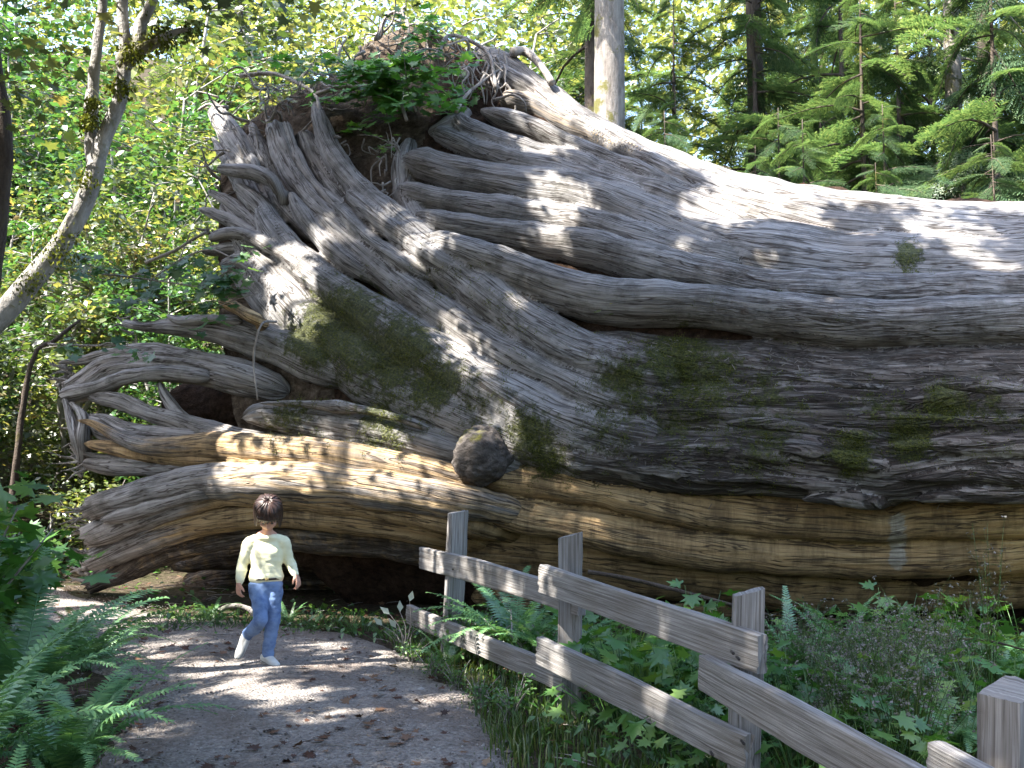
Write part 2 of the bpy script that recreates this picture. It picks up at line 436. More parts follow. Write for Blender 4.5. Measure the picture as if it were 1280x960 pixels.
# moss, stain and bark regions of the trunk, as they sit on it in the photo: x, y, radius, strength
MOSS = [(430, 405, 60, .9), (495, 440, 55, .9), (540, 478, 45, .8), (395, 425, 45, .9), (660, 545, 45, .7), (690, 575, 40, .6), (845, 445, 48, .95), (785, 478, 55, .6),
        (880, 482, 70, .65), (955, 560, 60, .5), (1065, 565, 32, .9), (1140, 545, 34, .9), (1180, 508, 34, .8), (1100, 520, 60, .4), (480, 522, 55, .6), (360, 520, 40, .6),
        (770, 520, 80, .45), (860, 530, 80, .45), (640, 400, 60, .25), (560, 350, 60, .25), (1135, 320, 22, .8), (450, 470, 60, .5), (600, 500, 60, .45), (1240, 520, 60, .4), (960, 480, 80, .4)]
STAIN = [(1122, 656, 13, .9), (1122, 676, 14, 1.0), (1122, 698, 14, 1.0)]
def blobs(L, px, py, sx=1.0, sy=1.0):
    r = np.zeros_like(px)
    for x, y, s, a in L:
        r = np.maximum(r, a * np.exp(-((((px - x) / sx) ** 2 + ((py - y) / sy) ** 2) / (s * s))))
    return r

def flute(mb, pts, k=.6, dd=0.0, yel=0.0, bark=0.0, fib=1.0, lump=1.0, seed=0, e0=0.0, e1=0.0, step=4.0, nvmax=150, twist=.0, stain=True, groove=.7, blunt=0.0):
    """one swelling of the trunk or one root: centre line and half width traced (photo px), laid on the trunk's own surface"""
    C = np.array([(p[0], p[1], p[2], p[3] if len(p) > 3 else 0.0) for p in pts], float)
    L = np.linalg.norm(np.diff(C[:, :2], axis=0), axis=1).sum()
    n = int(max(12, L / step))
    S = catmull(np.concatenate([C[:, :2], np.zeros((len(C), 1)), C[:, 2:]], 1), n)
    px, py, hw, off = S[:, 0], S[:, 1], np.maximum(S[:, 3], 1.0), S[:, 4]
    d = D(px, py) + dd + off
    X0 = P(px, py, d)
    nrm = surf_n(px, py)
    for _ in range(3): nrm = norm(np.concatenate([nrm[:1], (nrm[:-2] + nrm[1:-1] + nrm[2:]) / 3, nrm[-1:]]))
    T = norm(np.gradient(X0, axis=0))
    B = norm(np.cross(T, nrm)); N = norm(np.cross(B, T))
    vw = norm(X0 - np.array([0, 0, EYE]))
    vis = np.sqrt(np.clip(1 - (B * vw).sum(-1) ** 2, .2, 1))
    a = hw * d / FPX / vis
    b = a * k
    X = X0 - N * b[:, None]
    if e0 > 0:
        s = np.clip(np.arange(n) / (e0 * n / 100), 0, 1); w = np.sqrt(np.maximum(1 - (1 - s) ** 2, .0)); a = a * (w * .93 + .07); b = b * (w * .93 + .07)
    if e1 > 0:
        s = np.clip(np.arange(n)[::-1] / (e1 * n / 100), 0, 1); w = np.sqrt(np.maximum(1 - (1 - s) ** 2, .0)); a = a * (w * .93 + .07); b = b * (w * .93 + .07)
    nv = int(np.clip(2 * np.pi * a.max() / .022, 20, nvmax))
    th = np.linspace(0, 2 * np.pi, nv, endpoint=False)
    u = np.concatenate([[0], np.cumsum(np.linalg.norm(np.diff(X, axis=0), axis=1))])
    circ = 2 * np.pi * np.sqrt((a.mean() ** 2 + b.mean() ** 2) / 2)
    thw = th[None, :] + twist * u[:, None]
    am = np.median(a)
    # seamless noise around the section: sample on a circle
    def rn(fu, fv, sd, o=3):
        cr = circ * fv / (2 * np.pi)
        return fbm(u[:, None] * fu, np.cos(thw) * cr, np.sin(thw) * cr + sd * 3.1, sd, o)
    disp = lump * (.10 * am * rn(.9 / max(am, .12), 1.0 / max(am, .1) * .35, seed + 1) + .03 * rn(2.2, 2.0, seed + 2))
    f1 = rn(.75, 9.0, seed + 3, 2); f2 = rn(1.6, 22.0, seed + 5, 2)
    ridg = 1 - np.abs(f1) * 2.2
    gn = vnoise(u[:, None] * .55, np.cos(thw) * 1.25 + seed * 5.3, np.sin(thw) * 1.25 + seed * 2.7, seed + 11)
    gm = vnoise(u[:, None] * .8, np.cos(thw) * 2.4 + seed * 3.3, np.sin(thw) * 2.4, seed + 12)
    disp = disp - groove * am * (.20 * np.clip(1 - np.abs(gn) / .13, 0, 1) ** 1.3 + .09 * np.clip(1 - np.abs(gm) / .16, 0, 1))
    disp = disp + fib * (.008 * f1 + .007 * np.clip(ridg, -1, 1) * (am / .3) ** .5 * .7 + .004 * f2)
    bk_ = bark if np.isscalar(bark) else np.interp(px, bark[0], bark[1])[:, None]
    disp = disp + bk_ * (.022 * rn(1.8, 5.0, seed + 7, 4) + .016 * np.abs(rn(3.0, 12.0, seed + 8, 3)) + .02 * np.clip(rn(1.0, 7.0, seed + 9, 2) * 3, -1, 0))
    disp = np.clip(disp, -.5 * np.minimum(a, b)[:, None], .6 * np.minimum(a, b)[:, None])
    ca, sa = np.cos(th)[None, :, None], np.sin(th)[None, :, None]
    V = X[:, None] + B[:, None] * ca * a[:, None, None] + N[:, None] * sa * b[:, None, None]
    nd = norm(B[:, None] * ca / np.maximum(a, .01)[:, None, None] + N[:, None] * sa / np.maximum(b, .01)[:, None, None])
    V = V + nd * disp[..., None]
    uv = np.stack(np.broadcast_arrays(u[:, None] + seed * 3.7, (thw / (2 * np.pi)) * circ + seed * 1.9), -1)
    if blunt > 0:
        w_ = np.clip(1 - np.arange(n) / 7.0, 0, 1)[:, None, None]
        jag = fbm(np.cos(th) * 2.5 + seed, np.sin(th) * 2.5, 0, seed + 21, 3) + .5 * vnoise(np.cos(th) * 7, np.sin(th) * 7, seed, seed)
        V = V + T[:1, None] * (jag[None, :, None] * blunt * w_)
    qx, qy, _ = proj(V)
    m = np.zeros((n, nv, 4))
    yy = yel if np.isscalar(yel) else np.interp(px, yel[0], yel[1])[:, None] * np.ones((1, nv))
    bb = bark if np.isscalar(bark) else np.interp(px, bark[0], bark[1])[:, None] * np.ones((1, nv))
    m[..., 0] = yy; m[..., 1] = blobs(MOSS, qx, qy); m[..., 2] = bb
    m[..., 3] = blobs(STAIN, qx, qy, .9, 1.2) if stain else 0
    if not hasattr(mb, 'TU'): mb.TU, mb.TV = [], []
    tu_ = norm(np.gradient(V, axis=0)); dc = (np.roll(V, -1, 1) - np.roll(V, 1, 1)) / 2
    tv_ = dc / np.maximum((dc ** 2).sum(-1, keepdims=True), 1e-8) * (circ / nv)
    mb.TU += [tu_.reshape(-1, 3), np.zeros((2, 3))]; mb.TV += [tv_.reshape(-1, 3), np.zeros((2, 3))]
    b0 = mb.add(V.reshape(-1, 3), grid_faces(n, nv), uv.reshape(-1, 2), m.reshape(-1, 4))
    for e, ring in ((0, np.arange(nv)), (n - 1, (n - 1) * nv + np.arange(nv)[::-1])):
        c = mb.add((X[e] + (T[e] * (-.02 if e == 0 else .02)))[None], np.zeros((0, 3), int), [[u[e] + seed * 3.7, seed * 1.9]], [[yy if np.isscalar(yy) else yy[e, 0], 0, bb if np.isscalar(bb) else bb[e, 0], 0]])
        mb.faces(np.stack([np.full(nv, c), b0 + np.roll(ring, -1), b0 + ring], -1), 0)

base = P(640, 780, 9.8)
CEDAR = thing('fallen_cedar', 'giant grey fallen cedar trunk with flaring roots lying across the clearing', 'fallen tree', (0, 0, 0))

# core: soil and shade-darkened wood body that closes the gaps between the flutes and forms the far side
YT = np.array([(252, 300), (268, 215), (290, 160), (345, 128), (400, 100), (430, 78), (470, 40), (510, 28), (550, 42), (600, 66), (660, 92), (720, 128), (760, 156), (860, 196), (960, 226), (1100, 242), (1330, 252), (1700, 262)])
YB = np.array([(252, 330), (268, 400), (290, 520), (330, 640), (380, 715), (450, 765), (560, 785), (700, 792), (1000, 806), (1700, 818)])
cx = np.concatenate([np.linspace(272, 700, 150), np.linspace(704, 1650, 190)])
ct = np.interp(cx, YT[:, 0], YT[:, 1]); cb = np.interp(cx, YB[:, 0], YB[:, 1])
nf = 110
tt = np.linspace(0, 1, nf)
qy = cb[:, None] + (ct - cb)[:, None] * tt[None]
qx = cx[:, None] + 0 * qy
dep = D(qx, qy) + .22 + .5 * np.clip((270 - qx) / 40, 0, 1)
F = P(qx, qy, dep)
n0 = surf_n(qx, qy)
F = F - n0 * (.05 + .09 * fbm(F[..., 0] * 2.2, F[..., 1] * 2.2, F[..., 2] * 2.2, 50, 4) + .03 * fbm(F[..., 0] * 9, F[..., 1] * 9, F[..., 2] * 9, 51, 3))[..., None]
top, bot = F[:, -1], F[:, 0]
nb = 40
ph = np.linspace(0, np.pi, nb + 2)[1:-1]
mid = (top + bot) / 2; half = (top - bot) / 2
hl = np.linalg.norm(half, axis=1)
back = np.array([.12, 1, 0.0]); back /= np.linalg.norm(back)
bd = np.minimum(hl * .9, np.interp(cx, [235, 300, 450, 700, 1700], [.5, .9, 1.6, 1.9, 2.0]))
Bk = mid[:, None] + half[:, None] * np.cos(ph)[None, :, None] + back * (bd[:, None] * np.sin(ph)[None])[..., None]
ring = np.concatenate([F, Bk], 1)
nvv = ring.shape[1]
mb = MB()
mk = np.zeros((len(cx), nvv, 4)); mk[..., 0] = np.clip((qy.max() - 0) * 0, 0, 1)
uvr = np.stack(np.broadcast_arrays(cx[:, None] * .0075, np.linspace(0, 9, nvv)[None]), -1)
b0 = mb.add(ring.reshape(-1, 3), grid_faces(len(cx), nvv)[:, ::-1], uvr.reshape(-1, 2), mk.reshape(-1, 4))
for e in (0, len(cx) - 1):
    c = mb.add(ring[e].mean(0)[None], np.zeros((0, 3), int), [[0, 0]], [[0, 0, 0, 0]])
    r_ = e * nvv + np.arange(nvv)
    mb.faces(np.stack([np.full(nvv, c), r_, np.roll(r_, -1)], -1), b0 * 0)
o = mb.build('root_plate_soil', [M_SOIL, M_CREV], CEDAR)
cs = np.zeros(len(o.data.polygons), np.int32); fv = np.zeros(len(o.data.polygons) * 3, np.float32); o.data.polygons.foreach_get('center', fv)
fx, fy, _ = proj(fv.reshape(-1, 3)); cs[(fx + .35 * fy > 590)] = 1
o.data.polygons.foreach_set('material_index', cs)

# trunk flutes, top to bottom
R_ = 1420
trunk = MB()
def fl(pts, **k):
    k['e1'] = k.get('e1', 10 if pts[-1][0] < 1300 else 0); k['k'] = k.get('k', .6) * 1.35; k['groove'] = k.get('groove', .2 if np.isscalar(k.get('yel', 0)) and k.get('yel', 0) < .6 else .12)
    last = pts[-1] if len(pts[-1]) > 3 else (*pts[-1], 0.0)
    if pts[-1][0] < 1300: last = (*last[:3], last[3] + .22)
    pts = list(pts)
    if 385 < pts[0][0] < 600 and pts[0][1] < 300: pts[0] = (*pts[0][:3], (pts[0][3] if len(pts[0]) > 3 else 0) + .14)
    if pts[0][1] > 685 and pts[0][0] > 420: pts[0] = (*pts[0][:3], .5)
    flute(trunk, [(p[0], p[1], p[2] * .81, *p[3:]) for p in pts[:-1]] + [(last[0], last[1], last[2] * .81, last[3])], **k)
fl([(596, 52, 9), (640, 74, 14), (700, 114, 17), (755, 152, 20), (860, 196, 24), (960, 226, 28), (1080, 246, 34), (1200, 256, 38), (R_, 262, 42)], k=.75, seed=1, e0=3, fib=.6)
fl([(612, 70, 7), (640, 88, 11), (668, 104, 13), (700, 128, 14), (747, 156, 14), (795, 182, 14), (860, 212, 16), (960, 250, 16)], k=.9, dd=-.05, seed=2, e0=3, fib=.6)
fl([(624, 112, 7), (645, 115, 10), (668, 120, 11), (700, 138, 11), (735, 154, 11), (770, 172, 10), (815, 192, 9), (870, 220, 8)], k=1, dd=-.03, yel=.35, seed=3, e0=6, fib=.6)
fl([(598, 132, 6), (620, 136, 9), (655, 145, 11), (694, 162, 12), (735, 178, 12), (780, 196, 13), (850, 225, 14), (950, 260, 12)], k=.9, dd=-.07, seed=4, e0=4, fib=.6)
fl([(568, 136, 15), (582, 152, 16), (604, 160, 16), (640, 172, 16), (700, 186, 18), (780, 212, 20), (860, 240, 24), (960, 272, 30)], k=.8, dd=-.03, seed=5, e0=4, fib=.7)
fl([(540, 156, 14), (575, 169, 15), (620, 184, 17), (700, 202, 20), (780, 226, 24), (860, 258, 26)], k=.75, dd=-.0, seed=6, e0=5, fib=.7)
fl([(500, 184, 24), (520, 189, 26), (560, 199, 26), (640, 213, 27), (720, 224, 30), (800, 248, 36), (880, 274, 44), (960, 288, 50), (1100, 296, 54), (1300, 300, 58), (R_, 302, 60)], k=.75, dd=-.12, seed=7, e0=3)
fl([(494, 224, 18), (512, 230, 18), (560, 240, 19), (640, 252, 21), (720, 262, 22), (800, 284, 24), (880, 304, 24), (960, 322, 22)], k=.8, dd=-.06, seed=8, e0=4)
fl([(514, 256, 16), (550, 267, 17), (600, 275, 17), (660, 282, 19), (730, 292, 21), (800, 308, 22), (880, 326, 24), (960, 340, 24), (1100, 346, 26), (1300, 342, 30), (R_, 340, 30)], k=.85, dd=-.15, seed=9, e0=4, bark=([800, 900, 1400], [0, .35, .35]))
fl([(526, 288, 18), (580, 302, 24), (640, 322, 26), (700, 342, 28), (760, 354, 26), (860, 358, 23), (960, 369, 22), (1100, 378, 23), (1300, 370, 25), (R_, 368, 26)], k=.9, dd=-.30, seed=10, e0=3, bark=([800, 900, 1400], [0, .3, .3]))
# the long ridge sweeping down from the upper left
fl([(392, 118, 6), (398, 150, 12), (412, 186, 16), (440, 222, 20), (480, 258, 27), (525, 296, 34), (600, 352, 38), (660, 396, 40), (720, 428, 40), (790, 448, 40), (860, 462, 40)], k=.75, dd=-.16, seed=11, e0=3, bark=([640, 740, 860], [0, .25, .85]))
fl([(430, 235, 10), (465, 262, 15), (505, 290, 17), (545, 318, 16), (590, 344, 12)], k=.8, dd=-.24, seed=12, e0=8, e1=20)
fl([(372, 226, 10), (400, 262, 18), (440, 300, 24), (500, 348, 28), (560, 390, 28), (620, 428, 30), (690, 462, 30), (760, 492, 32), (850, 510, 34)], k=.8, dd=-.10, seed=13, e0=4, bark=([640, 740, 860], [0, .25, .85]))
fl([(398, 236, 8), (426, 262, 12), (462, 296, 14), (505, 326, 13), (548, 352, 10)], k=.9, dd=-.15, seed=14, e0=6, e1=20)
fl([(318, 255, 10), (338, 290, 20), (372, 322, 26), (420, 356, 32), (480, 398, 40), (540, 438, 46), (610, 482, 50), (690, 522, 52), (770, 548, 54), (850, 562, 58)], k=.75, dd=-.18, seed=15, e0=3, bark=([640, 740, 860], [0, .25, .85]))
fl([(290, 288, 12), (312, 318, 22), (345, 356, 34), (390, 404, 46), (440, 442, 52), (500, 476, 54), (560, 504, 48), (620, 530, 40), (690, 560, 34), (760, 580, 28)], k=.75, dd=-.08, seed=16, e0=3, bark=([640, 740, 860], [0, .25, .85]))
fl([(850, 226, 10), (930, 246, 18), (1040, 266, 24), (1160, 274, 26), (1300, 280, 28), (R_, 282, 28)], k=.8, dd=.0, seed=24, e0=5)
# wood that fills the flare between the main ribs
for j, (pts, dd_) in enumerate([([(374, 158, 14), (392, 200, 20), (418, 242, 22), (456, 282, 18), (500, 316, 12)], .04), ([(312, 160, 12), (328, 196, 19), (344, 232, 20), (366, 268, 16), (400, 300, 12)], .04),
        ([(280, 186, 12), (298, 220, 18), (322, 258, 19), (350, 296, 16), (390, 330, 12)], .05), ([(274, 250, 10), (296, 276, 16), (326, 306, 18), (366, 340, 16)], .04), ([(280, 320, 12), (304, 346, 20), (330, 380, 22), (356, 424, 18)], .05),
        ([(430, 290, 10), (470, 326, 16), (530, 372, 18), (600, 416, 14)], .0), ([(512, 166, 16), (502, 200, 22), (506, 240, 22), (526, 276, 20), (560, 310, 14)], .10), ([(585, 128, 14), (560, 148, 16), (528, 164, 14)], .10),
        ([(290, 226, 6), (304, 236, 12), (322, 252, 16), (338, 274, 17), (366, 306, 16), (410, 338, 13), (450, 364, 9)], -.16), ([(360, 236, 6), (374, 262, 13), (398, 292, 15), (432, 322, 14), (476, 350, 10)], -.13),
        ([(256, 296, 6, -.1), (280, 286, 10, -.2), (306, 288, 12, -.2), (336, 304, 12, -.2), (372, 330, 10, -.12), (400, 354, 7)], -.08), ([(272, 330, 6), (296, 320, 14), (322, 334, 18), (346, 362, 16), (372, 400, 10)], -.1)]):
    fl(pts, k=.75, dd=dd_, seed=110 + j, e0=4, fib=1.2, groove=.8)
# broad stringy bark of the lower trunk
bk = ([640, 820, 1400], [0, 1, 1])
fl([(700, 416, 12), (760, 428, 30), (850, 442, 42), (960, 450, 46), (1100, 458, 48), (1300, 454, 50), (R_, 454, 50)], k=.62, dd=.10, seed=17, e0=5, bark=([700, 800, 1400], [.2, .75, .75]), fib=1.6, lump=.7)
fl([(760, 500, 20), (850, 506, 36), (960, 508, 40), (1100, 512, 44), (1300, 505, 46), (R_, 505, 46)], k=.55, dd=.06, seed=18, e0=5, bark=bk, fib=2.0, lump=.8)
fl([(640, 552, 14), (720, 562, 36), (820, 576, 44), (920, 582, 50), (1020, 590, 50), (1110, 600, 44), (1200, 592, 48), (R_, 588, 52)], k=.7, dd=-.12, seed=19, e0=5, bark=bk, fib=2.2, lump=.9)
for i, (x0, y0, x1, y1, h) in enumerate([(900, 528, 1130, 545, 9), (880, 600, 1120, 612, 10), (1090, 560, 1420, 556, 12), (1060, 520, 1300, 525, 9), (960, 560, 1150, 588, 10), (1130, 600, 1420, 596, 11), (1000, 625, 1130, 632, 9), (1130, 626, 1420, 620, 10), (860, 560, 1010, 575, 9), (1160, 480, 1420, 490, 10), (950, 470, 1120, 482, 8)]):
    xm = (x0 + x1) / 2
    fl([(x0, y0, 3), (x0 * .7 + x1 * .3, y0 * .7 + y1 * .3 - 3, h), (x0 * .3 + x1 * .7, y0 * .3 + y1 * .7 + 2, h), (x1, y1, 4)], k=.5, dd=-.16, seed=60 + i, e0=10, e1=10, bark=1.0, fib=1.4)
# bare amber wood under the bark
fl([(570, 592, 12), (620, 598, 20), (680, 606, 22), (760, 624, 24), (850, 645, 28), (950, 660, 30), (1050, 667, 28), (1112, 672, 24), (1160, 668, 28), (1280, 664, 30), (R_, 662, 30)], k=.8, dd=.02, yel=.85, seed=20, e0=4, fib=.7)
fl([(580, 632, 12), (640, 655, 22), (720, 672, 26), (800, 692, 28), (900, 706, 30), (1000, 714, 30), (1112, 716, 28), (1280, 712, 30), (R_, 710, 30)], k=.8, dd=-.06, yel=.9, seed=21, e0=4, fib=.7)
fl([(480, 696, 20), (540, 699, 34), (640, 712, 44), (760, 728, 46), (900, 745, 44), (1112, 756, 44), (R_, 756, 46)], k=.7, dd=.10, yel=1.0, seed=22, e0=5, fib=.7)
fl([(570, 750, 20), (630, 758, 34), (700, 765, 34), (900, 785, 34), (1112, 796, 36), (R_, 800, 36)], k=.7, dd=.16, yel=1.0, seed=23, e0=5, fib=.7)
for j, pts in enumerate([[(205, 716, 14), (260, 704, 30), (350, 700, 42), (460, 715, 46), (600, 740, 46), (720, 760, 40)], [(215, 745, 12), (290, 748, 30), (400, 752, 38), (520, 764, 40), (640, 780, 36)]]):
    fl(pts, k=.8, dd=1.25 + .25 * j, yel=1.0, bark=.5, seed=25 + j, e0=6, fib=.8)
def fuse(mb, name, vox, its):
    """let the flutes grow together: one continuous skin, keeping grain direction and stain masks from the nearest flute"""
    from mathutils.kdtree import KDTree
    V = np.concatenate(mb.V); UV = np.concatenate(mb.UV); MK = np.concatenate(mb.M)
    TU = np.concatenate(mb.TU); TV = np.concatenate(mb.TV)
    o = mb.build('tmp', M_WOOD)
    md = o.modifiers.new('r', 'REMESH'); md.mode = 'VOXEL'; md.voxel_size = vox; md.use_smooth_shade = True
    sm = o.modifiers.new('s', 'SMOOTH'); sm.iterations = its; sm.factor = .5
    bpy.context.view_layer.update()
    me = bpy.data.meshes.new_from_object(o.evaluated_get(bpy.context.evaluated_depsgraph_get()))
    bpy.data.objects.remove(o)
    kd = KDTree(len(V))
    for i, v in enumerate(V): kd.insert(v, i)
    kd.balance()
    n = len(me.vertices); W = np.zeros(n * 3, np.float32); me.vertices.foreach_get('co', W); W = W.reshape(-1, 3)
    idx = np.array([kd.find(v)[1] for v in W])
    L = np.zeros(len(me.loops), np.int32); me.loops.foreach_get('vertex_index', L)
    ul = me.uv_layers.new(name='UVMap')
    # carry the nearest flute's coordinates on to the exact point, face by face so that no face straddles two flutes
    np_ = len(me.polygons); st = np.zeros(np_, np.int32); tl = np.zeros(np_, np.int32)
    me.polygons.foreach_get('loop_start', st); me.polygons.foreach_get('loop_total', tl)
    dW = W[L] - V[idx[L]]
    dl = np.stack([(dW * TU[idx[L]]).sum(1), (dW * TV[idx[L]]).sum(1)], -1)
    uvl = UV[idx[L]] + np.clip(dl, -.06, .06)
    first = np.repeat(uvl[st], tl, 0)
    far = np.abs(uvl - first).max(1) > .35
    uvl[far] = first[far]
    ul.data.foreach_set('uv', uvl.astype(np.float32).ravel())
    a = me.color_attributes.new('mask', 'FLOAT_COLOR', 'POINT'); a.data.foreach_set('color', MK[idx].astype(np.float32).ravel())
    me.materials.clear(); me.materials.append(M_WOOD)
    for p in me.polygons: p.use_smooth = True
    me.name = name
    return link(name, me, CEDAR)
fuse(trunk, 'trunk', .02, 3)

# roots of the left end, each a part
def root(pts, **k):
    m = MB()
    def sink(q):
        l = q[-1]
        return q[:-1] + [(l[0], l[1], l[2], (l[3] if len(l) > 3 else 0) + (.4 if l[1] > 550 else .2 if l[0] > 330 else 0))]
    pts = [sink(q) for q in pts] if isinstance(pts[0], list) else sink(pts)
    if pts and isinstance(pts[0], list):
        for i, p in enumerate(pts): flute(m, p, **{**k, 'seed': k.get('seed', 0) + 100 * i})
    else: flute(m, pts, **k)
    return m.build('root', M_WOOD, CEDAR, mask=True)
root([[(262, 130, 10, .15), (272, 146, 15, .1), (288, 170, 17), (306, 194, 14), (318, 208, 8)], [(276, 135, 4), (296, 168, 6), (314, 196, 6), (322, 212, 4)]], k=.9, dd=-.02, seed=30, e0=1, blunt=.08, e1=10, fib=1.3)
root([[(341, 152, 15), (350, 182, 18), (366, 214, 17), (388, 244, 15), (424, 276, 12), (466, 306, 9)], [(356, 152, 6), (368, 186, 7), (384, 216, 7), (420, 252, 8), (470, 292, 7)]], k=.9, dd=-.12, seed=31, e0=0, blunt=.06, e1=10, fib=1.3)
root([(268, 208, 4, -.05), (290, 207, 8, -.25), (315, 209, 9, -.3), (336, 220, 9, -.25), (346, 240, 8, -.1), (350, 262, 6)], k=1.1, dd=-.12, seed=32, e0=8, e1=8, fib=1.2, yel=.15)
root([[(150, 401, 4, .1), (172, 405, 6), (205, 403, 9), (250, 404, 15), (296, 410, 20), (345, 424, 24), (390, 446, 24), (440, 470, 18)], [(206, 392, 3, -.05), (222, 398, 6, -.08), (262, 396, 6, -.1), (300, 398, 7, -.1)]], k=.9, dd=-.1, seed=37, e0=4, e1=8, fib=1.2)
root([(270, 374, 5), (286, 378, 8), (304, 388, 9), (322, 396, 8), (340, 402, 5)], k=1, dd=-.3, seed=38, yel=.8, e0=10, e1=10)
root([[(74, 484, 11, -.05), (100, 471, 15), (138, 450, 17), (190, 446, 20), (250, 452, 23), (310, 468, 22), (360, 486, 16)], [(70, 452, 3), (100, 447, 7), (140, 437, 7), (190, 434, 8), (240, 440, 8)], [(72, 492, 7, -.08), (110, 482, 9, -.1), (150, 468, 9, -.1), (200, 462, 9, -.08), (260, 468, 9)]], k=.9, dd=-.02, seed=39, e0=1, blunt=.06, e1=8, fib=1.5)
root([[(76, 488, 4, .0), (84, 520, 6), (92, 556, 6), (100, 592, 4)], [(84, 500, 4, .05), (100, 520, 6), (98, 552, 5), (108, 585, 3)]], k=1, dd=-.1, seed=40, e0=4, e1=6)
root([(196, 474, 3), (204, 494, 6), (218, 514, 7), (238, 528, 6), (262, 536, 4)], k=1, dd=.1, seed=41, e0=8, e1=10)
root([(300, 520, 6), (324, 512, 15), (360, 516, 20), (420, 526, 23), (490, 540, 24), (560, 560, 24), (630, 580, 20), (690, 596, 14)], k=.85, dd=-.02, seed=42, e0=4, e1=8)
root([(322, 503, 3), (360, 502, 5), (400, 504, 6), (450, 510, 6), (500, 522, 5), (545, 538, 3)], k=1, dd=-.14, seed=43, e0=6, e1=8)
root([[(106, 494, 5), (130, 495, 9), (150, 500, 10), (178, 512, 11), (212, 522, 12), (250, 534, 14), (300, 546, 15), (380, 556, 15)], [(90, 520, 5), (118, 528, 14), (152, 540, 17), (196, 544, 15), (240, 546, 12), (280, 552, 10)]], k=.85, dd=-.02, seed=44, e0=4, e1=8, fib=1.4)
root([[(94, 524, 3, -.05), (112, 527, 5, -.06), (136, 540, 8, -.08), (168, 553, 11, -.1), (210, 555, 14, -.1), (260, 552, 18, -.1), (330, 557, 21, -.1), (400, 564, 20, -.08), (460, 574, 19, -.06), (520, 586, 19, -.04), (575, 602, 18), (640, 620, 14)], [(280, 574, 4, -.02), (340, 576, 8, -.03), (420, 584, 9, -.03), (500, 600, 8, -.03), (560, 616, 5)]], k=.9, dd=-.14, seed=45, e0=2, e1=6, fib=.4, yel=([90, 150, 250, 330, 700], [.9, .25, .6, .45, .5]), lump=.7, groove=.2)
root([(102, 553, 4, -.04), (126, 556, 9), (160, 562, 11), (210, 568, 11), (270, 572, 10), (330, 576, 6)], k=.9, dd=-.1, seed=46, yel=.8, e0=5, e1=10)
root([[(100, 578, 4), (130, 582, 9), (180, 584, 11), (240, 582, 10), (290, 584, 6)], [(100, 566, 3), (140, 572, 5), (190, 576, 6), (240, 576, 4)]], k=.9, dd=.0, seed=47, e0=5, e1=10, fib=1.4)
root([[(104, 640, 15, .1), (122, 632, 17), (152, 624, 18), (200, 612, 21), (250, 602, 23), (310, 600, 23), (380, 604, 24), (450, 612, 24), (520, 624, 22), (580, 636, 20), (660, 652, 14)], [(130, 650, 5), (160, 642, 8), (200, 630, 9), (250, 618, 8), (300, 612, 5)]], k=.85, dd=-.36, seed=48, e0=0, e1=5, fib=.8, yel=([100, 220, 300, 700], [.0, .15, .4, .45]), groove=.35, blunt=.12)
root([(102, 676, 16, .05), (128, 666, 18), (170, 648, 18), (220, 632, 18), (280, 620, 17), (350, 624, 18), (430, 632, 18), (500, 644, 18), (580, 662, 17), (660, 684, 14, .25)], k=.85, dd=-.26, seed=49, e0=0, blunt=.12, groove=.4, e1=6, yel=([100, 190, 300, 700], [.0, .1, .7, .8]), fib=.9)
root([(108, 708, 15), (140, 695, 17), (190, 674, 18), (250, 656, 19), (320, 648, 20), (400, 652, 20), (480, 662, 20), (560, 680, 20, .05), (660, 712, 16, .3)], k=.85, dd=-.16, seed=50, e0=0, blunt=.12, groove=.35, e1=6, yel=([100, 200, 320, 700], [.0, .35, .85, .95]), fib=.9)
root([(108, 738, 13, .1), (140, 724, 16, .05), (190, 700, 19), (250, 682, 20), (320, 674, 22), (400, 680, 26), (500, 690, 28, .05), (600, 712, 26, .12), (700, 740, 20, .35)], k=.85, dd=.06, seed=51, e0=0, blunt=.1, groove=.35, e1=6, yel=([100, 250, 700], [.2, .7, .9]), bark=.5, fib=.9)
root([[(246, 258, 4, .05), (268, 264, 8), (296, 276, 10), (330, 296, 9)], [(258, 236, 4, .1), (280, 246, 8), (304, 264, 9), (326, 284, 7)], [(252, 312, 3), (274, 308, 6), (300, 306, 8), (330, 316, 7)]], k=1, dd=-.06, seed=52, e0=3, e1=10, fib=1.3, blunt=.05)
root([[(262, 168, 4, .1), (276, 190, 8), (292, 214, 10), (310, 240, 9)], [(312, 150, 4, .05), (322, 180, 8), (334, 206, 9), (348, 232, 8)]], k=1, dd=.04, seed=53, e0=5, e1=10, fib=1.3)
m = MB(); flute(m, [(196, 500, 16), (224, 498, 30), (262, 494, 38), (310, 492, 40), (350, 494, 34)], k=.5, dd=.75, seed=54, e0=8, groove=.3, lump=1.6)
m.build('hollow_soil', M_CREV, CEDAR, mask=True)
# short splintered stubs on the broken root ends
m = MB()
for i in range(110):
    a = random.choice([(98, 640), (96, 660), (104, 690), (100, 712), (74, 486), (78, 470), (98, 580), (92, 524), (96, 560), (264, 130), (258, 296), (152, 400), (280, 330)])
    p0 = P(a[0] + random.gauss(6, 5), a[1] + random.gauss(0, 8), D(a[0], a[1]) + .12)
    dr = np.array([random.gauss(-.8, .4), random.gauss(-.2, .4), random.gauss(0, .35)]); L = random.uniform(.06, .22)
    limb(m, [p0 - dr * .05, p0 + dr * L * .5, p0 + dr * L + np.array([0, 0, random.gauss(0, .04)])], [random.uniform(.012, .035), .012, .002], 6, rough=.4, seed=i)
m.build('splinters', M_TWIG, CEDAR)['kind'] = 'stuff'

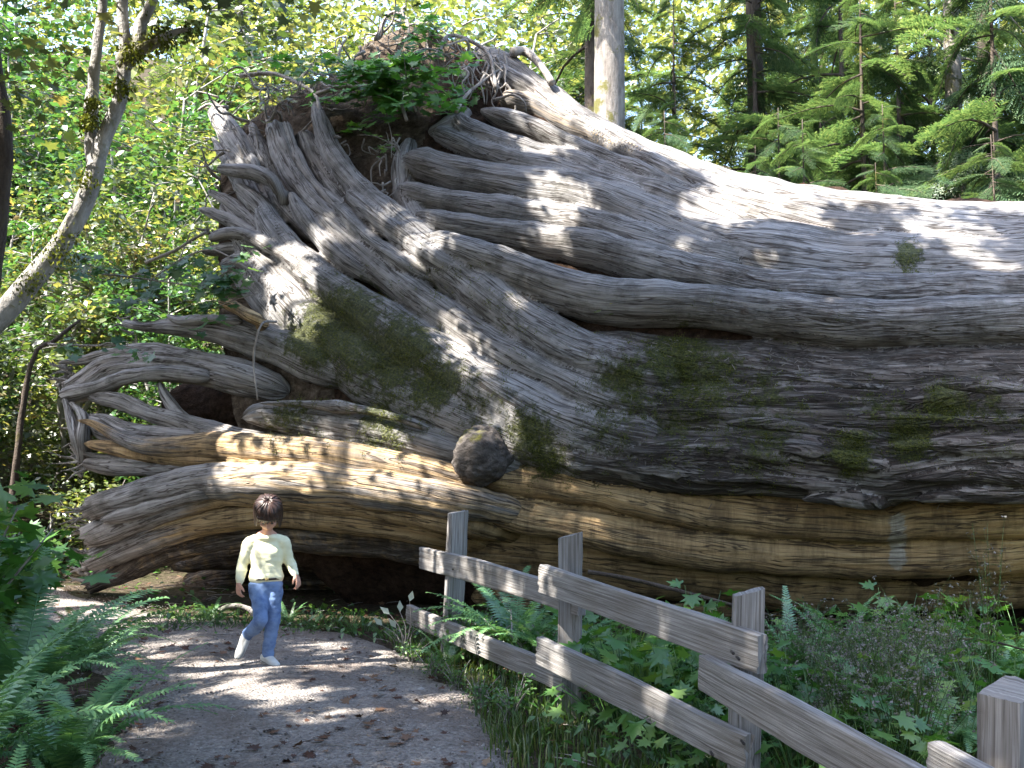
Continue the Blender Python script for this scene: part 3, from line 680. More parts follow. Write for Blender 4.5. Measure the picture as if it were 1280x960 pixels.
# burl
m = MB()
nu_, nv_ = 60, 80
tu = np.linspace(.02, np.pi - .02, nu_)[:, None]; tv = np.linspace(0, 2 * np.pi, nv_, endpoint=False)[None]
c0 = P(601, 571, float(D(601, 571)) - .10)
S = np.stack(np.broadcast_arrays(np.sin(tu) * np.cos(tv), np.sin(tu) * np.sin(tv), np.cos(tu)), -1)
rr = .265 * (1 + .20 * fbm(S[..., 0] * 2, S[..., 1] * 2, S[..., 2] * 2, 70, 3) + .035 * fbm(S[..., 0] * 8, S[..., 1] * 8, S[..., 2] * 8, 71, 3) + .05 * np.abs(fbm(S[..., 0] * 5, S[..., 1] * 5, S[..., 2] * 11, 72, 3)))
m.add((c0 + S * rr[..., None] * np.array([1.0, .9, .97])).reshape(-1, 3), grid_faces(nu_, nv_)[:, ::-1], np.stack(np.broadcast_arrays(tv * .3, tu * .3), -1).reshape(-1, 2))
m.build('burl', M_BURL, CEDAR)

# tangle of thin roots along the top of the root plate
m = MB()
for i in range(150):
    x = random.uniform(262, 632)
    yt = np.interp(x, YT[:, 0], YT[:, 1])
    y = yt + abs(random.gauss(0, 22)) * (1 if random.random() < .75 else -.5)
    d = float(D(x, max(y, 30))) + random.uniform(-.15, .25)
    p = P(x, y, d); pts = [p]
    dr = norm(np.array([random.gauss(-.3, 1), random.gauss(-.35, .5), random.gauss(-.15, .8)]))
    n_ = random.randint(3, 5)
    for k in range(n_):
        dr = norm(dr + np.array([random.gauss(0, .6), random.gauss(0, .4), random.gauss(-.1, .6)]))
        pts.append(pts[-1] + dr * random.uniform(.08, .2))
    r0 = random.choice([.006, .009, .013, .022])
    limb(m, pts, np.linspace(r0, r0 * .35, len(pts)), 6, rough=.3, seed=i)
# drooping bare roots right of the green plant
for i in range(26):
    x = random.uniform(565, 632); y = random.uniform(60, 95)
    p = P(x, y, float(D(x, y)) - .12); pts = [p]
    for k in range(4):
        pts.append(pts[-1] + np.array([random.gauss(.0, .05), random.gauss(-.03, .03), -random.uniform(.06, .17)]))
    limb(m, pts, np.linspace(.016, .007, 5), 6, rough=.3, seed=i)
for i in range(24):
    x = random.uniform(415, 500); y = random.uniform(170, 250)
    p = P(x, y, float(D(x, y)) + .05); pts = [p]
    for k in range(3):
        pts.append(pts[-1] + np.array([random.gauss(.0, .06), random.gauss(-.06, .04), random.gauss(-.08, .08)]))
    limb(m, pts, np.linspace(.012, .004, 4), 5, rough=.3, seed=i)
m.build('fine_roots', M_TWIG, CEDAR)['kind'] = 'stuff'
# larger loose roots standing off the top and the left side
for pts, r in [([(395, 118), (430, 108), (470, 112), (498, 124), (508, 150)], .03), ([(300, 95), (340, 92), (372, 104), (396, 122), (400, 165)], .028),
               ([(470, 48), (486, 18), (505, 20), (512, 45)], .03), ([(545, 72), (560, 45), (590, 52), (612, 70), (620, 110)], .03),
               ([(182, 328), (215, 315), (240, 300), (258, 290)], .022), ([(248, 138), (262, 130), (275, 140)], .02), ([(195, 345), (230, 322), (262, 312), (290, 322)], .012),
               ([(640, 66), (656, 64), (676, 82), (690, 104)], .06), ([(570, 140), (582, 120), (600, 104), (628, 84)], .022)]:
    m = MB()
    Q = [P(x, y, float(D(x, y)) - .12) for x, y in pts]
    limb(m, Q, np.linspace(r, r * .7, len(Q)), 9, rough=.25, seed=int(pts[0][0]))
    m.build('root', M_TWIG, CEDAR)
# ------------------------------------------------------------------ split rail fence
FENCE = thing('wooden_fence', 'weathered grey rail fence with leaning posts beside the path', 'fence', (0, 0, 0))
def plank(name, p0, p1, hgt_, th, seed, up=np.array([0, 0, 1.0]), slant=0.0, endrough=.012, n=60):
    m = MB(); p0 = np.asarray(p0, float); p1 = np.asarray(p1, float)
    L = np.linalg.norm(p1 - p0); T = (p1 - p0) / L
    S = norm(np.cross(T, up)); U = np.cross(S, T)
    # rounded, worn rectangular section
    q = []
    for (sx, sy, nn_) in ((-1, -1, 0), (1, -1, 1), (1, 1, 2), (-1, 1, 3)):
        q.append((sx, sy))
    sec = []
    for i in range(4):
        a, b = np.array(q[i], float), np.array(q[(i + 1) % 4], float)
        m_ = 9 if i % 2 else 5
        for t in np.linspace(0, 1, m_, endpoint=False): sec.append(a * (1 - t) + b * t)
    sec = np.array(sec); c = np.abs(sec).min(1) > .9
    sec[c] *= .955
    nv = len(sec); u = np.linspace(0, 1, n)
    X = p0 + T * (u[:, None] * L)
    X = X + U * (.012 * vnoise(u * 2.2, seed, 0, seed))[:, None] + S * (.008 * vnoise(u * 1.7, seed + 4, 0, seed))[:, None]
    hw = hgt_ / 2 * (1 + .06 * vnoise(u * 2.5, seed + 9, 0, seed)); tw = th / 2 * (1 + .08 * vnoise(u * 3, seed + 19, 0, seed))
    V = X[:, None] + S * (sec[:, 0][None] * tw[:, None])[..., None] + U * (sec[:, 1][None] * hw[:, None])[..., None]
    # end cuts
    e = np.zeros((n, nv)); e[-1] = slant * sec[:, 0] + endrough * vnoise(sec[:, 0] * 3, sec[:, 1] * 5, 0, seed); e[0] = endrough * vnoise(sec[:, 0] * 3, sec[:, 1] * 5, 4, seed)
    V = V + T * e[..., None]
    k = np.arange(nv)
    g = .004 * vnoise(u[:, None] * L * 2.0, k[None] * 1.9 + seed * 7, 0, seed + 3) + .003 * vnoise(u[:, None] * L * 7, k[None] * 1.3, 0, seed + 5)
    dirn = norm(S * sec[:, 0][:, None] * (1 / th) + U * sec[:, 1][:, None] * (1 / hgt_))
    V = V + dirn[None] * g[..., None]
    per = np.cumsum(np.linalg.norm(np.diff(np.concatenate([sec, sec[:1]]) * [th / 2, hgt_ / 2], axis=0), axis=1)); per = np.concatenate([[0], per[:-1]])
    uv = np.stack(np.broadcast_arrays(u[:, None] * L + seed * 2.3, per[None] + seed * .7), -1)
    b = m.add(V.reshape(-1, 3), grid_faces(n, nv), uv.reshape(-1, 2))
    for e_, rg in ((0, np.arange(nv)), (n - 1, (n - 1) * nv + np.arange(nv)[::-1])):
        r2 = V.reshape(-1, 3)[rg]; cc = r2.mean(0)
        b2 = m.add(np.concatenate([r2, [cc]]), np.zeros((0, 3), int), np.stack([(r2 - cc) @ U * .15, (r2 - cc) @ S], -1).tolist() + [[0, 0]])
        m.faces(np.stack([np.full(nv, nv), np.roll(np.arange(nv), -1), np.arange(nv)], -1), b2)
    o = m.build(name, M_FENCE, FENCE)
    md = o.modifiers.new('wn', 'EDGE_SPLIT'); md.split_angle = math.radians(50)
    return o
def post(top, bot, Y, w_, d_, rz, seed, slant):
    a = P(top[0], top[1], Y); b = P(bot[0], bot[1], Y)
    b = a + (b - a) * 1.0; b[2] = min(b[2], hgt(b[0], b[1]) - .15)
    up = np.array([math.sin(rz), -math.cos(rz), 0.0])
    return plank('post', b, a, d_, w_, seed, up, slant * .45, .004)
post((571, 640), (563, 800), 8.0, .135, .10, .45, 1, .03)
post((714, 669), (711, 885), 6.3, .14, .10, -.10, 2, .05)
post((937, 740), (927, 1010), 4.7, .135, .10, -.12, 3, .05)
post((1268, 862), (1262, 1200), 3.05, .15, .14, .55, 4, .05)
def rail(a, Ya, b, Yb, h, seed): return plank('rail', P(a[0], a[1], Ya), P(b[0], b[1], Yb), h, .055, seed)
rail((527, 696), 8.40, (728, 754), 6.20, .168, 11)
rail((512, 768), 8.50, (706, 852), 6.22, .150, 12)
rail((677, 721), 6.22, (954, 818), 4.52, .172, 13)
rail((674, 814), 6.24, (936, 942), 4.52, .168, 14)
rail((879, 838), 4.78, (1258, 1048), 2.92, .172, 15)
rail((1172, 960), 3.02, (1420, 1120), 2.2, .185, 16)
M_NAIL = flat('rusty_nail', (.03, .025, .022), .6)
for x, y, Y in [(917, 817, 4.49), (902, 846, 4.62), (912, 849, 4.58), (924, 824, 4.48), (722, 742, 6.0), (566, 712, 7.8), (891, 944, 4.62), (708, 738, 6.0), (716, 838, 6.05), (708, 826, 6.05), (570, 716, 7.8), (565, 790, 7.8), (930, 930, 4.45), (921, 852, 4.5)]:
    p = P(x, y, Y - .02)
    m = MB(); limb(m, [p, p + np.array([0, .05, 0])], [.007, .007], 6); m.build('nail', M_NAIL, FENCE)

# ------------------------------------------------------------------ the child
M_SKIN = flat('skin', (.50, .27, .19), .5, .08, 12, 0, .35)
M_HAIR = NT('brown_hair'); _n = M_HAIR.noise(M_HAIR.coords('Object', (40, 40, 6)), 2, 3)
M_HAIR.principled(M_HAIR.ramp(_n, [(.3, (.014, .007, .005)), (.7, (.055, .026, .017))]), .42, None, .5); M_HAIR = M_HAIR.m
def cloth(name, c, c2, scale, stretch=(1, 1, 1), rough=.9, fold=.5):
    t = NT(name); n = t.noise(t.coords('Object', stretch), scale, 4, .6); f = t.noise(t.coords('Object'), 9, 3); wv = t.noise(t.coords('Object'), 400, 1)
    t.principled(t.mix(t.ramp(f, [(.4, 0), (.65, 1)]), t.ramp(n, [(.3, c), (.7, c2)]), c2), rough, t.bump(t.math('ADD', n, t.math('MULTIPLY', wv, .15)), fold, .01), .15); return t.m
M_SHIRT = cloth('yellow_knit_shirt', (.72, .68, .42), (.79, .76, .53), 14, (1, 1, 2.5))
M_JEANS = cloth('blue_denim', (.055, .10, .23), (.19, .28, .47), 16, (1, 1, 1.4))
M_SHOE = cloth('white_canvas_shoe', (.50, .50, .48), (.66, .66, .64), 20)
M_SOLE = flat('shoe_sole', (.30, .30, .29), .7)
M_BELT = flat('dark_leather_belt', (.018, .014, .012), .5)
M_BUCKLE = flat('brass_buckle', (.5, .38, .16), .35)
M_EYE = flat('dark_eye', (.02, .012, .01), .3); M_LIP = flat('lips', (.36, .14, .12), .5)

def ball(mb, c, r, nu=9, nv=14):
    r = np.ones(3) * r
    tu = np.linspace(.001, np.pi - .001, nu)[:, None]; tv = np.linspace(0, 2 * np.pi, nv, endpoint=False)[None]
    S = np.stack(np.broadcast_arrays(np.sin(tu) * np.cos(tv), np.sin(tu) * np.sin(tv), np.cos(tu)), -1)
    mb.add((np.asarray(c) + S * r).reshape(-1, 3), grid_faces(nu, nv)[:, ::-1])
def chain(mb, pts, scl=(1, 1, 1), dens=.3):
    """union of spheres swept along points (x,y,z,r)"""
    C = np.array(pts, float)
    L = np.linalg.norm(np.diff(C[:, :3], axis=0), axis=1).sum()
    n = int(max(4, L / (C[:, 3].mean() * dens)))
    S = catmull(C, n)
    for q in S: ball(mb, q[:3], q[3] * np.array(scl))
def remesh(mb, name, mat, parent, vox, smooth=6, disp=None, fac=.6):
    o = mb.build('tmp', mat)
    r = o.modifiers.new('r', 'REMESH'); r.mode = 'VOXEL'; r.voxel_size = vox; r.use_smooth_shade = True
    s = o.modifiers.new('s', 'SMOOTH'); s.iterations = smooth; s.factor = fac
    bpy.context.view_layer.update()
    dg = bpy.context.evaluated_depsgraph_get()
    me = bpy.data.meshes.new_from_object(o.evaluated_get(dg)); me.name = name
    bpy.data.objects.remove(o)
    if disp:
        V = np.zeros(len(me.vertices) * 3, np.float32); me.vertices.foreach_get('co', V); V = V.reshape(-1, 3)
        Nn = np.zeros(len(V) * 3, np.float32); me.vertices.foreach_get('normal', Nn); Nn = Nn.reshape(-1, 3)
        V = V + Nn * disp(V)[:, None]; me.vertices.foreach_set('co', V.astype(np.float32).ravel()); me.update()
    for p in me.polygons: p.use_smooth = True
    return link(name, me, parent)

cp = G(330, 836)
KID = thing('person', 'child in a pale yellow long sleeved shirt and blue jeans walking with head bowed', 'person', tuple(cp), .22)
# joints: x to the right of the photo, -y towards the camera
SHL, ELL, WRL = (-.116, .01, .925), (-.166, .03, .77), (-.190, -.03, .635)
SHR, ELR, WRR = (.126, .01, .925), (.164, .03, .79), (.222, -.06, .69)
HPL, KNL, ANL = (-.062, .0, .60), (-.022, -.12, .375), (-.135, .10, .225)
HPR, KNR, ANR = (.066, .0, .60), (.060, -.01, .345), (.022, .02, .085)
HEAD = np.array((.012, -.055, 1.135)); 
body = MB()
tilt = math.radians(46)
def hd(x, y, z):
    """head coordinates (face towards -y) bowed forward"""
    return HEAD + np.array([x, y * math.cos(tilt) - z * math.sin(tilt), y * math.sin(tilt) + z * math.cos(tilt)])
ball(body, hd(0, .012, .025), (.078, .092, .088), 24, 32)
ball(body, hd(0, -.022, -.035), (.062, .066, .068), 20, 28)
ball(body, hd(0, -.052, -.078), (.026, .024, .020))           # chin
for s in (-1, 1):
    ball(body, hd(s * .036, -.058, -.030), (.024, .022, .024))  # cheeks
    ball(body, hd(s * .079, .012, -.012), (.010, .020, .028))   # ears
    ball(body, hd(s * .030, -.074, .018), (.024, .012, .009))   # brow
chain(body, [(*hd(0, -.080, .006), .008), (*hd(0, -.090, -.018), .010), (*hd(0, -.096, -.032), .012)])
ball(body, hd(0, -.080, -.055), (.020, .010, .006)); ball(body, hd(0, -.078, -.062), (.018, .010, .006))
chain(body, [(*hd(0, .02, -.05), .042), (.008, -.004, 1.01, .040), (.005, .01, .95, .046)])
chain(body, [(.005, .012, .93, .10), (.005, .01, .86, .115), (.005, .005, .76, .105), (.004, 0, .68, .092), (.003, 0, .62, .088)], (1, .6, 1), .2)
for S_, E_, W_ in ((SHL, ELL, WRL), (SHR, ELR, WRR)):
    chain(body, [(*S_, .040), (*E_, .031)]); chain(body, [(*E_, .031), (*W_, .021)])
for A_, K_, N_ in ((HPL, KNL, ANL), (HPR, KNR, ANR)):
    chain(body, [(*A_, .046), (*K_, .032)]); chain(body, [(*K_, .032), (*N_, .024)])
def hand(mb, w, dirn, side, pal):
    """palm, four fingers of unequal length, slightly curled, and a thumb off the side"""
    w = np.array(w); d = norm(np.array(dirn, float)); a = norm(np.array(side, float)); a = norm(a - d * (a @ d)); n = norm(np.array(pal, float)); n = norm(np.cross(d, a)) * (1 if np.cross(d, a) @ n > 0 else -1)
    for t in np.linspace(-.018, .018, 5):
        chain(mb, [(*(w + d * .005 + a * t * .7), .0125), (*(w + d * .030 + a * t), .0120), (*(w + d * .052 + a * t), .0105)])
    for i, (t, L) in enumerate(((-.0225, .038), (-.0075, .046), (.0075, .050), (.0225, .044))):
        b = w + d * .055 + a * t
        k1 = b + d * L * .45 + n * .006 + a * t * .12; k2 = k1 + d * L * .28 + n * .013; k3 = k2 + d * L * .14 + n * .016
        chain(mb, [(*b, .0080), (*k1, .0074), (*k2, .0066), (*k3, .0056)])
    b = w + d * .014 + a * .020
    chain(mb, [(*b, .0105), (*(b + d * .016 + a * .016 + n * .006), .0088), (*(b + d * .034 + a * .022 + n * .014), .0074), (*(b + d * .044 + a * .022 + n * .02), .0062)])
hand(body, WRL, (-.03, -.10, -1), (.55, -.8, 0), (.7, .6, 0))
hand(body, WRR, (.30, -.22, -.95), (-.55, -.8, 0), (-.7, .5, 0))
# no head overlap left open: the whole figure is one surface
remesh(body, 'body', M_SKIN, KID, .0042, 5)
for s in (-1, 1):
    fm = MB(); ball(fm, hd(s * .030, -.079, .0), (.011, .006, .007)); fm.build('eye', M_EYE, KID)

shirt = MB()
chain(shirt, [(.004, .012, .935, .098), (.005, .01, .87, .128), (.005, .005, .78, .120), (.004, 0, .70, .118), (.004, 0, .676, .128)], (1, .68, .55), .12)
chain(shirt, [(-.085, .012, .945, .048), (.0, .012, .955, .052), (.095, .012, .945, .048)], dens=.2)
for S_, E_, W_ in ((SHL, ELL, WRL), (SHR, ELR, WRR)):
    S_, E_, W_ = map(np.array, (S_, E_, W_)); We = E_ + (W_ - E_) * .93
    chain(shirt, [(*S_, .056), (*(S_ * .5 + E_ * .5), .048), (*E_, .041)], dens=.2); chain(shirt, [(*E_, .041), (*((E_ + We) / 2), .036), (*We, .029)], dens=.2)
for a_ in np.linspace(0, 2 * np.pi, 26): ball(shirt, (.006 + .052 * math.cos(a_), -.002 + .046 * math.sin(a_), .982 + .010 * math.sin(a_)), .019)
for a_ in np.linspace(0, 2 * np.pi, 26): ball(shirt, (.006 + .068 * math.cos(a_), .0 + .052 * math.sin(a_), .966), .024)
remesh(shirt, 'shirt', M_SHIRT, KID, .008, 5, lambda V: .011 * fbm(V[:, 0] * 7 + V[:, 2] * 6, V[:, 1] * 7, V[:, 2] * 17, 80, 3))
jeans = MB()
chain(jeans, [(.004, 0, .665, .106), (.004, .004, .62, .112), (.003, .008, .59, .106)], (1, .72, .6), .15)
for A_, K_, N_ in ((HPL, KNL, ANL), (HPR, KNR, ANR)):
    A_, K_, N_ = map(np.array, (A_, K_, N_)); Ne = K_ + (N_ - K_) * .92
    chain(jeans, [(*A_, .069), (*((A_ + K_) / 2), .058), (*K_, .050)], dens=.2); chain(jeans, [(*K_, .050), (*((K_ + Ne) / 2), .048), (*Ne, .045)], dens=.2)
remesh(jeans, 'jeans', M_JEANS, KID, .009, 5, lambda V: .012 * fbm(V[:, 0] * 8 + V[:, 2] * 4, V[:, 1] * 8, V[:, 2] * 22, 84, 3))
bm_ = MB(); th_ = np.linspace(0, 2 * np.pi, 40, endpoint=False)
rg = np.stack([.004 + .114 * np.cos(th_), .080 * np.sin(th_), 0 * th_ + .668], -1)
lo = rg + [0, 0, -.009]; hi = rg + [0, 0, .006]; out = np.stack([np.cos(th_) * .006, np.sin(th_) * .006, 0 * th_], -1)
bm_.add(np.stack([lo, lo + out, hi + out, hi], 1).transpose(1, 0, 2).reshape(-1, 3), grid_faces(4, 40)); bm_.build('belt', M_BELT, KID)
bk_ = MB(); ball(bk_, (.012, -.088, .668), (.014, .006, .012), 8, 12); bk_.build('buckle', M_BUCKLE, KID)
def shoe(an, toe, upv):
    an, toe, upv = map(lambda v: np.array(v, float), (an, toe, upv)); d = norm(toe - an)
    m = MB(); L = .185; h = an - upv * .045 - d * .035
    chain(m, [(*(h + upv * .030), .036), (*(h + d * .05 + upv * .034), .038), (*(h + d * .10 + upv * .026), .036), (*(h + d * .155 + upv * .018), .030)], (1, 1, .9), .2)
    chain(m, [(*(h + d * .02 + upv * .04), .036), (*(an + upv * .005), .034)])
    o = remesh(m, 'shoe', M_SHOE, KID, .007, 4)
    m = MB(); 
    chain(m, [(*(h - upv * .002), .034), (*(h + d * .07 - upv * .002), .033), (*(h + d * .12 - upv * .002), .036), (*(h + d * .165 - upv * .0), .028)], (1.02, 1, .35), .2)
    s_ = remesh(m, 'sole', M_SOLE, o, .006, 3)
    return o
shoe(ANR, (.105, -.10, .06), (0, 0, 1)); shoe(ANL, (-.175, .04, .09), (.40, .50, .6))
# hair: a cap with combed strands down to the chin and a fringe
hm = MB()
ball(hm, hd(0, .018, .040), (.091, .102, .092), 24, 32); ball(hm, hd(0, .055, -.02), (.080, .062, .080), 18, 24)
for s in (-1, 1): chain(hm, [(*hd(s * .068, .012, .03), .030), (*hd(s * .078, .010, -.03), .024), (*hd(s * .074, .004, -.075), .012)])
chain(hm, [(*hd(-.055, -.062, .050), .024), (*hd(0, -.078, .052), .024), (*hd(.055, -.062, .050), .024)], dens=.2)
for i in range(230):
    a = random.uniform(0, 2 * math.pi); fr = -math.sin(a)   # front = -y
    end = random.uniform(.004, .026) if fr > .55 else (random.uniform(-.095, -.06) if fr > .0 else random.uniform(-.11, -.07))
    ps = []
    for t in np.linspace(.12, 1, 7):
        el = math.pi / 2 * t
        z = .128 * math.cos(min(el, 1.35)) + (0 if t < .8 else 0)
        z = .045 + .092 * math.cos(el) if t < .7 else None
        if z is None:
            f_ = (t - .7) / .3; z = (.045 + .092 * math.cos(math.pi / 2 * .7)) * (1 - f_) + end * f_
        rr = min(1.0, math.sin(el) * 1.06)
        ps.append(hd(math.cos(a) * .096 * rr, .018 + math.sin(a) * .106 * rr, z) + np.random.default_rng(i).normal(0, .0045, 3))
    limb(hm, ps, [.007, .009, .009, .009, .008, .006, .003], 6, n=14)
o = hm.build('hair', M_HAIR, KID)
# ------------------------------------------------------------------ leaves
def frame_mats(nrm, head, roll=None):
    Z = norm(nrm); X = norm(head - Z * (head * Z).sum(-1, keepdims=True)); Y = np.cross(Z, X)
    return np.stack([X, Y, Z], -1)     # columns
L_SIMPLE = (np.array([(0, 0, 0), (.40, .26, .05), (1, 0, -.10), (.40, -.26, .05), (.5, 0, 0)]), np.array([(0, 4, 1), (4, 2, 1), (0, 3, 4), (4, 3, 2)]))
L_QUAD = (np.array([(0, 0, 0), (.45, .30, .06), (1, 0, -.08), (.45, -.30, .06)]), np.array([(0, 2, 1), (0, 3, 2)]))
_pol = [(180, .10), (128, .34), (112, .40), (88, .22), (62, .52), (50, .30), (38, .50), (20, .36), (0, .66)]
_pl = [(a, r) for a, r in _pol] + [(-a, r) for a, r in _pol[1:-1]][::-1]
_lv = np.array([(0.05, 0, 0)] + [(.34 + r * math.cos(math.radians(a)), r * math.sin(math.radians(a)), -.10 * r + .05 * (abs(a) in (62, 0, 112))) for a, r in _pl])
L_MAPLE = (_lv + 0, np.array([(0, 1 + i, 1 + (i + 1) % len(_pl)) for i in range(len(_pl))])[:, ::-1])
L_MAPLE[0][0] = (.30, 0, .0)
def scatter(mb, shape, pos, nrm, head, size):
    V, F = shape; n = len(pos)
    R = frame_mats(nrm, head)
    W = np.einsum('nij,kj->nki', R, V) * np.asarray(size).reshape(-1, 1, 1) + pos[:, None]
    FF = (F[None] + (np.arange(n) * len(V))[:, None, None]).reshape(-1, F.shape[1])
    mb.add(W.reshape(-1, 3), FF)
def rand_leaves(mb, shape, pos, size, tilt=.6, r=rng, droop=.3):
    n = len(pos)
    nr = np.array([0, 0, 1.0]) + r.normal(0, tilt, (n, 3)); hd_ = r.normal(0, 1, (n, 3)); hd_[:, 2] = hd_[:, 2] * .3 - droop
    scatter(mb, shape, pos, nr, hd_, size * r.uniform(.45, 1.4, n))

# ------------------------------------------------------------------ prototypes (linked objects are copied from hidden-free first instances)
def maple_proto(seed, H=6.0, spread=2.2, nl=3600, leaf=.115, lean=(0, 0), base_crown=.12, shape=L_QUAD):
    """a small understory maple: several arching stems, leaves in loose layers"""
    r = np.random.default_rng(seed)
    tk, cr = MB(), MB()
    ends = []
    for k in range(r.integers(3, 6)):
        a = r.uniform(0, 2 * np.pi); s = r.uniform(.25, 1.0) * spread
        top = np.array([math.cos(a) * s + lean[0], math.sin(a) * s + lean[1], H * r.uniform(.65, 1)])
        pts = [np.array([r.normal(0, .08), r.normal(0, .08), -.2])] + [top * t * np.array([t ** .4, t ** .4, 1]) + r.normal(0, .10, 3) for t in (.25, .5, .75, 1)]
        limb(tk, pts, np.linspace(.075, .014, 5) * r.uniform(.6, 1.1), 8, rough=.2, seed=seed + k)
        S = catmull(np.array(pts), 14)
        for q in S[2:]:
            for _ in range(2):
                a2 = r.uniform(0, 2 * np.pi); L = r.uniform(.5, 1.3) * (.5 + .5 * spread / 2)
                e = q + np.array([math.cos(a2) * L, math.sin(a2) * L, r.uniform(-.15, .45)])
                limb(tk, [q, (q + e) / 2 + [0, 0, .08], e], [.014, .009, .004], 5, n=5)
                ends.append((q, e))
    i = r.integers(0, len(ends), nl); t = r.uniform(.25, 1.15, nl)[:, None]
    q = np.array([e[0] for e in ends])[i]; e = np.array([e[1] for e in ends])[i]
    pos = q * (1 - t) + e * t + r.normal(0, 1, (nl, 3)) * [.17, .17, .07]
    pos = pos[pos[:, 2] > H * base_crown * r.uniform(.3, 1)]
    rand_leaves(cr, shape, pos, leaf, .5, r)
    return tk, cr
def shrub_proto(seed, H=1.4, n=900, leaf=.10, shape=L_QUAD, spread=.7):
    r = np.random.default_rng(seed); st, fo = MB(), MB()
    P_ = []
    for k in range(14):
        a = r.uniform(0, 2 * np.pi); s = r.uniform(.1, 1) * spread
        e = np.array([math.cos(a) * s, math.sin(a) * s, H * r.uniform(.6, 1)])
        pts = [np.array([r.normal(0, .05), r.normal(0, .05), -.1]), e * [.35, .35, .5], e]
        limb(st, pts, [.012, .009, .004], 5, n=8)
        S = catmull(np.array(pts), 20)[5:]; P_.append(S)
    S = np.concatenate(P_); pos = S[r.integers(0, len(S), n)] + r.normal(0, 1, (n, 3)) * [.16, .16, .10] * (H / 1.4)
    pos = pos[pos[:, 2] > .05]
    rand_leaves(fo, shape, pos, leaf, .45, r)
    return st, fo
def branch_spray(r, L=1.6, drop=.45, dens=1.0):
    """one flat drooping conifer branch along +x: returns leaf quads and the wood axis"""
    n = int(34 * L / 1.6 * dens); V, F = [], []
    ax = lambda t: np.stack([L * t, .04 * np.sin(t * 5), -drop * L * t ** 1.8 + .10 * L * t], -1)
    t = np.linspace(.12, 1, n)
    for s in (-1, 1):
        tt = t + r.uniform(0, .02, n); b = ax(tt)
        l = L * (.40 * (1 - tt) ** .75 + .06) * r.uniform(.7, 1.15, n)
        an = np.radians(r.uniform(42, 62, n)) * s
        d = np.stack([np.cos(an), np.sin(an), r.uniform(-.5, -.12, n)], -1)
        for k in range(11):
            f = (k + .6) / 11
            c = b + d * (l * f)[:, None]; c[:, 2] -= .10 * l * f * f
            for s2 in (-1, 1):
                w = l * .30 * (1 - f * .75) + .025
                a2 = an + s2 * np.radians(r.uniform(38, 60, n))
                dd = np.stack([np.cos(a2), np.sin(a2), r.uniform(-.45, .05, n)], -1); pr = np.stack([-np.sin(a2), np.cos(a2), 0 * a2], -1)
                q = np.stack([c, c + dd * (w * .45)[:, None] + pr * .0105, c + dd * w[:, None], c + dd * (w * .45)[:, None] - pr * .0105], 1)
                V.append(q.reshape(-1, 3))
    V = np.concatenate(V); F = np.arange(len(V)).reshape(-1, 4)
    return V, F, ax(np.linspace(0, 1, 7))
def conifer_proto(seed, H=14, z0=1.2, R=2.6, rt=.20, nb=64, bare=0.0, dead=0):
    r = np.random.default_rng(seed); tk, cr = MB(), MB()
    limb(tk, [(0, 0, -.5), (.03, 0, H * .3), (0, .04, H * .65), (0, 0, H)], [rt * 1.12, rt * .88, rt * .5, .006], 14, n=40, rough=.10, seed=seed)
    sp = [branch_spray(r, 1.6, r.uniform(.35, .95)) for _ in range(5)]
    for k in range(nb):
        f = (k + r.uniform(0, 1)) / nb; z = z0 + (H - z0) * f
        a = r.uniform(0, 2 * np.pi); sc = R * (1 - .80 * f ** 1.2) * r.uniform(.65, 1.15) / 1.6; z = z0 + (H - z0) * f ** .9
        V, F, A = sp[k % 5]
        M = np.array(Matrix.Rotation(a, 3, 'Z') @ Matrix.Rotation(r.normal(.0, .28), 3, 'Y') @ Matrix.Rotation(r.normal(0, .4), 3, 'X'))
        o = np.array([0, 0, z])
        cr.add(V * sc @ M.T + o, F)
        A = A * sc @ M.T + o
        limb(tk, A[::2], np.linspace(.028, .006, len(A[::2])) * sc, 5, n=7)
    for k in range(dead):
        a = r.uniform(0, 2 * np.pi); z = r.uniform(.5, H * .6); L = r.uniform(.5, 1.5); d = np.array([math.cos(a), math.sin(a), 0])
        p = np.array([0, 0, z]); limb(tk, [p, p + d * L * .5 + [0, 0, .05], p + d * L + [0, 0, -.15 * L]], [.018, .011, .004], 5, n=6)
    return tk, cr
def frond(seed, L=1.0, wmax=.085, arch=.9, n=38):
    """one sword fern frond from the origin: rises, arches over along +x"""
    r = np.random.default_rng(seed); m = MB()
    t = np.linspace(0, 1, n + 8)
    el = np.radians(74) * (1 - t) ** 1.0 + np.radians(74 - 95 * arch) * t
    dx = np.cos(el); dz = np.sin(el)
    X = np.stack([np.cumsum(dx), 0 * t, np.cumsum(dz)], -1) * L / len(t); X -= X[0]
    X[:, 1] = .05 * L * np.sin(t * 2.5 + r.uniform(0, 6)) * t
    limb(m, X[::5], np.linspace(.0045, .0012, len(X[::5])), 5, n=20)
    T = norm(np.gradient(X, axis=0)); Bn = np.array([0, 1.0, 0]); 
    for i in range(6, n + 7):
        s = (i - 5) / (n + 3); w = L * wmax * min(1, s * 7 + .3) * (1 - s) ** .55 * 1.15 + .008
        N = np.cross(T[i], Bn); 
        for sd in (-1, 1):
            d = norm(Bn * sd + T[i] * (.25 + .45 * s) + N * r.normal(.10, .12)); wd = T[i] * L * .0095
            b = X[i]; tip = b + d * w - np.array([0, 0, .25 * w * w / .085])
            c = b + d * w * .4
            m.add([b - wd * .5, b + wd * .9, c + wd * 1.0, tip, c - wd * .9], [(0, 1, 2), (0, 2, 4), (4, 2, 3)])
    return m
FROND = [frond(i, 1.0, .082, a).build('frond', M_FERN) for i, a in enumerate((.95, .8, 1.1, .7, 1.0, .6))]
FROND_ME = [o.data for o in FROND]
for o in FROND: bpy.data.objects.remove(o)
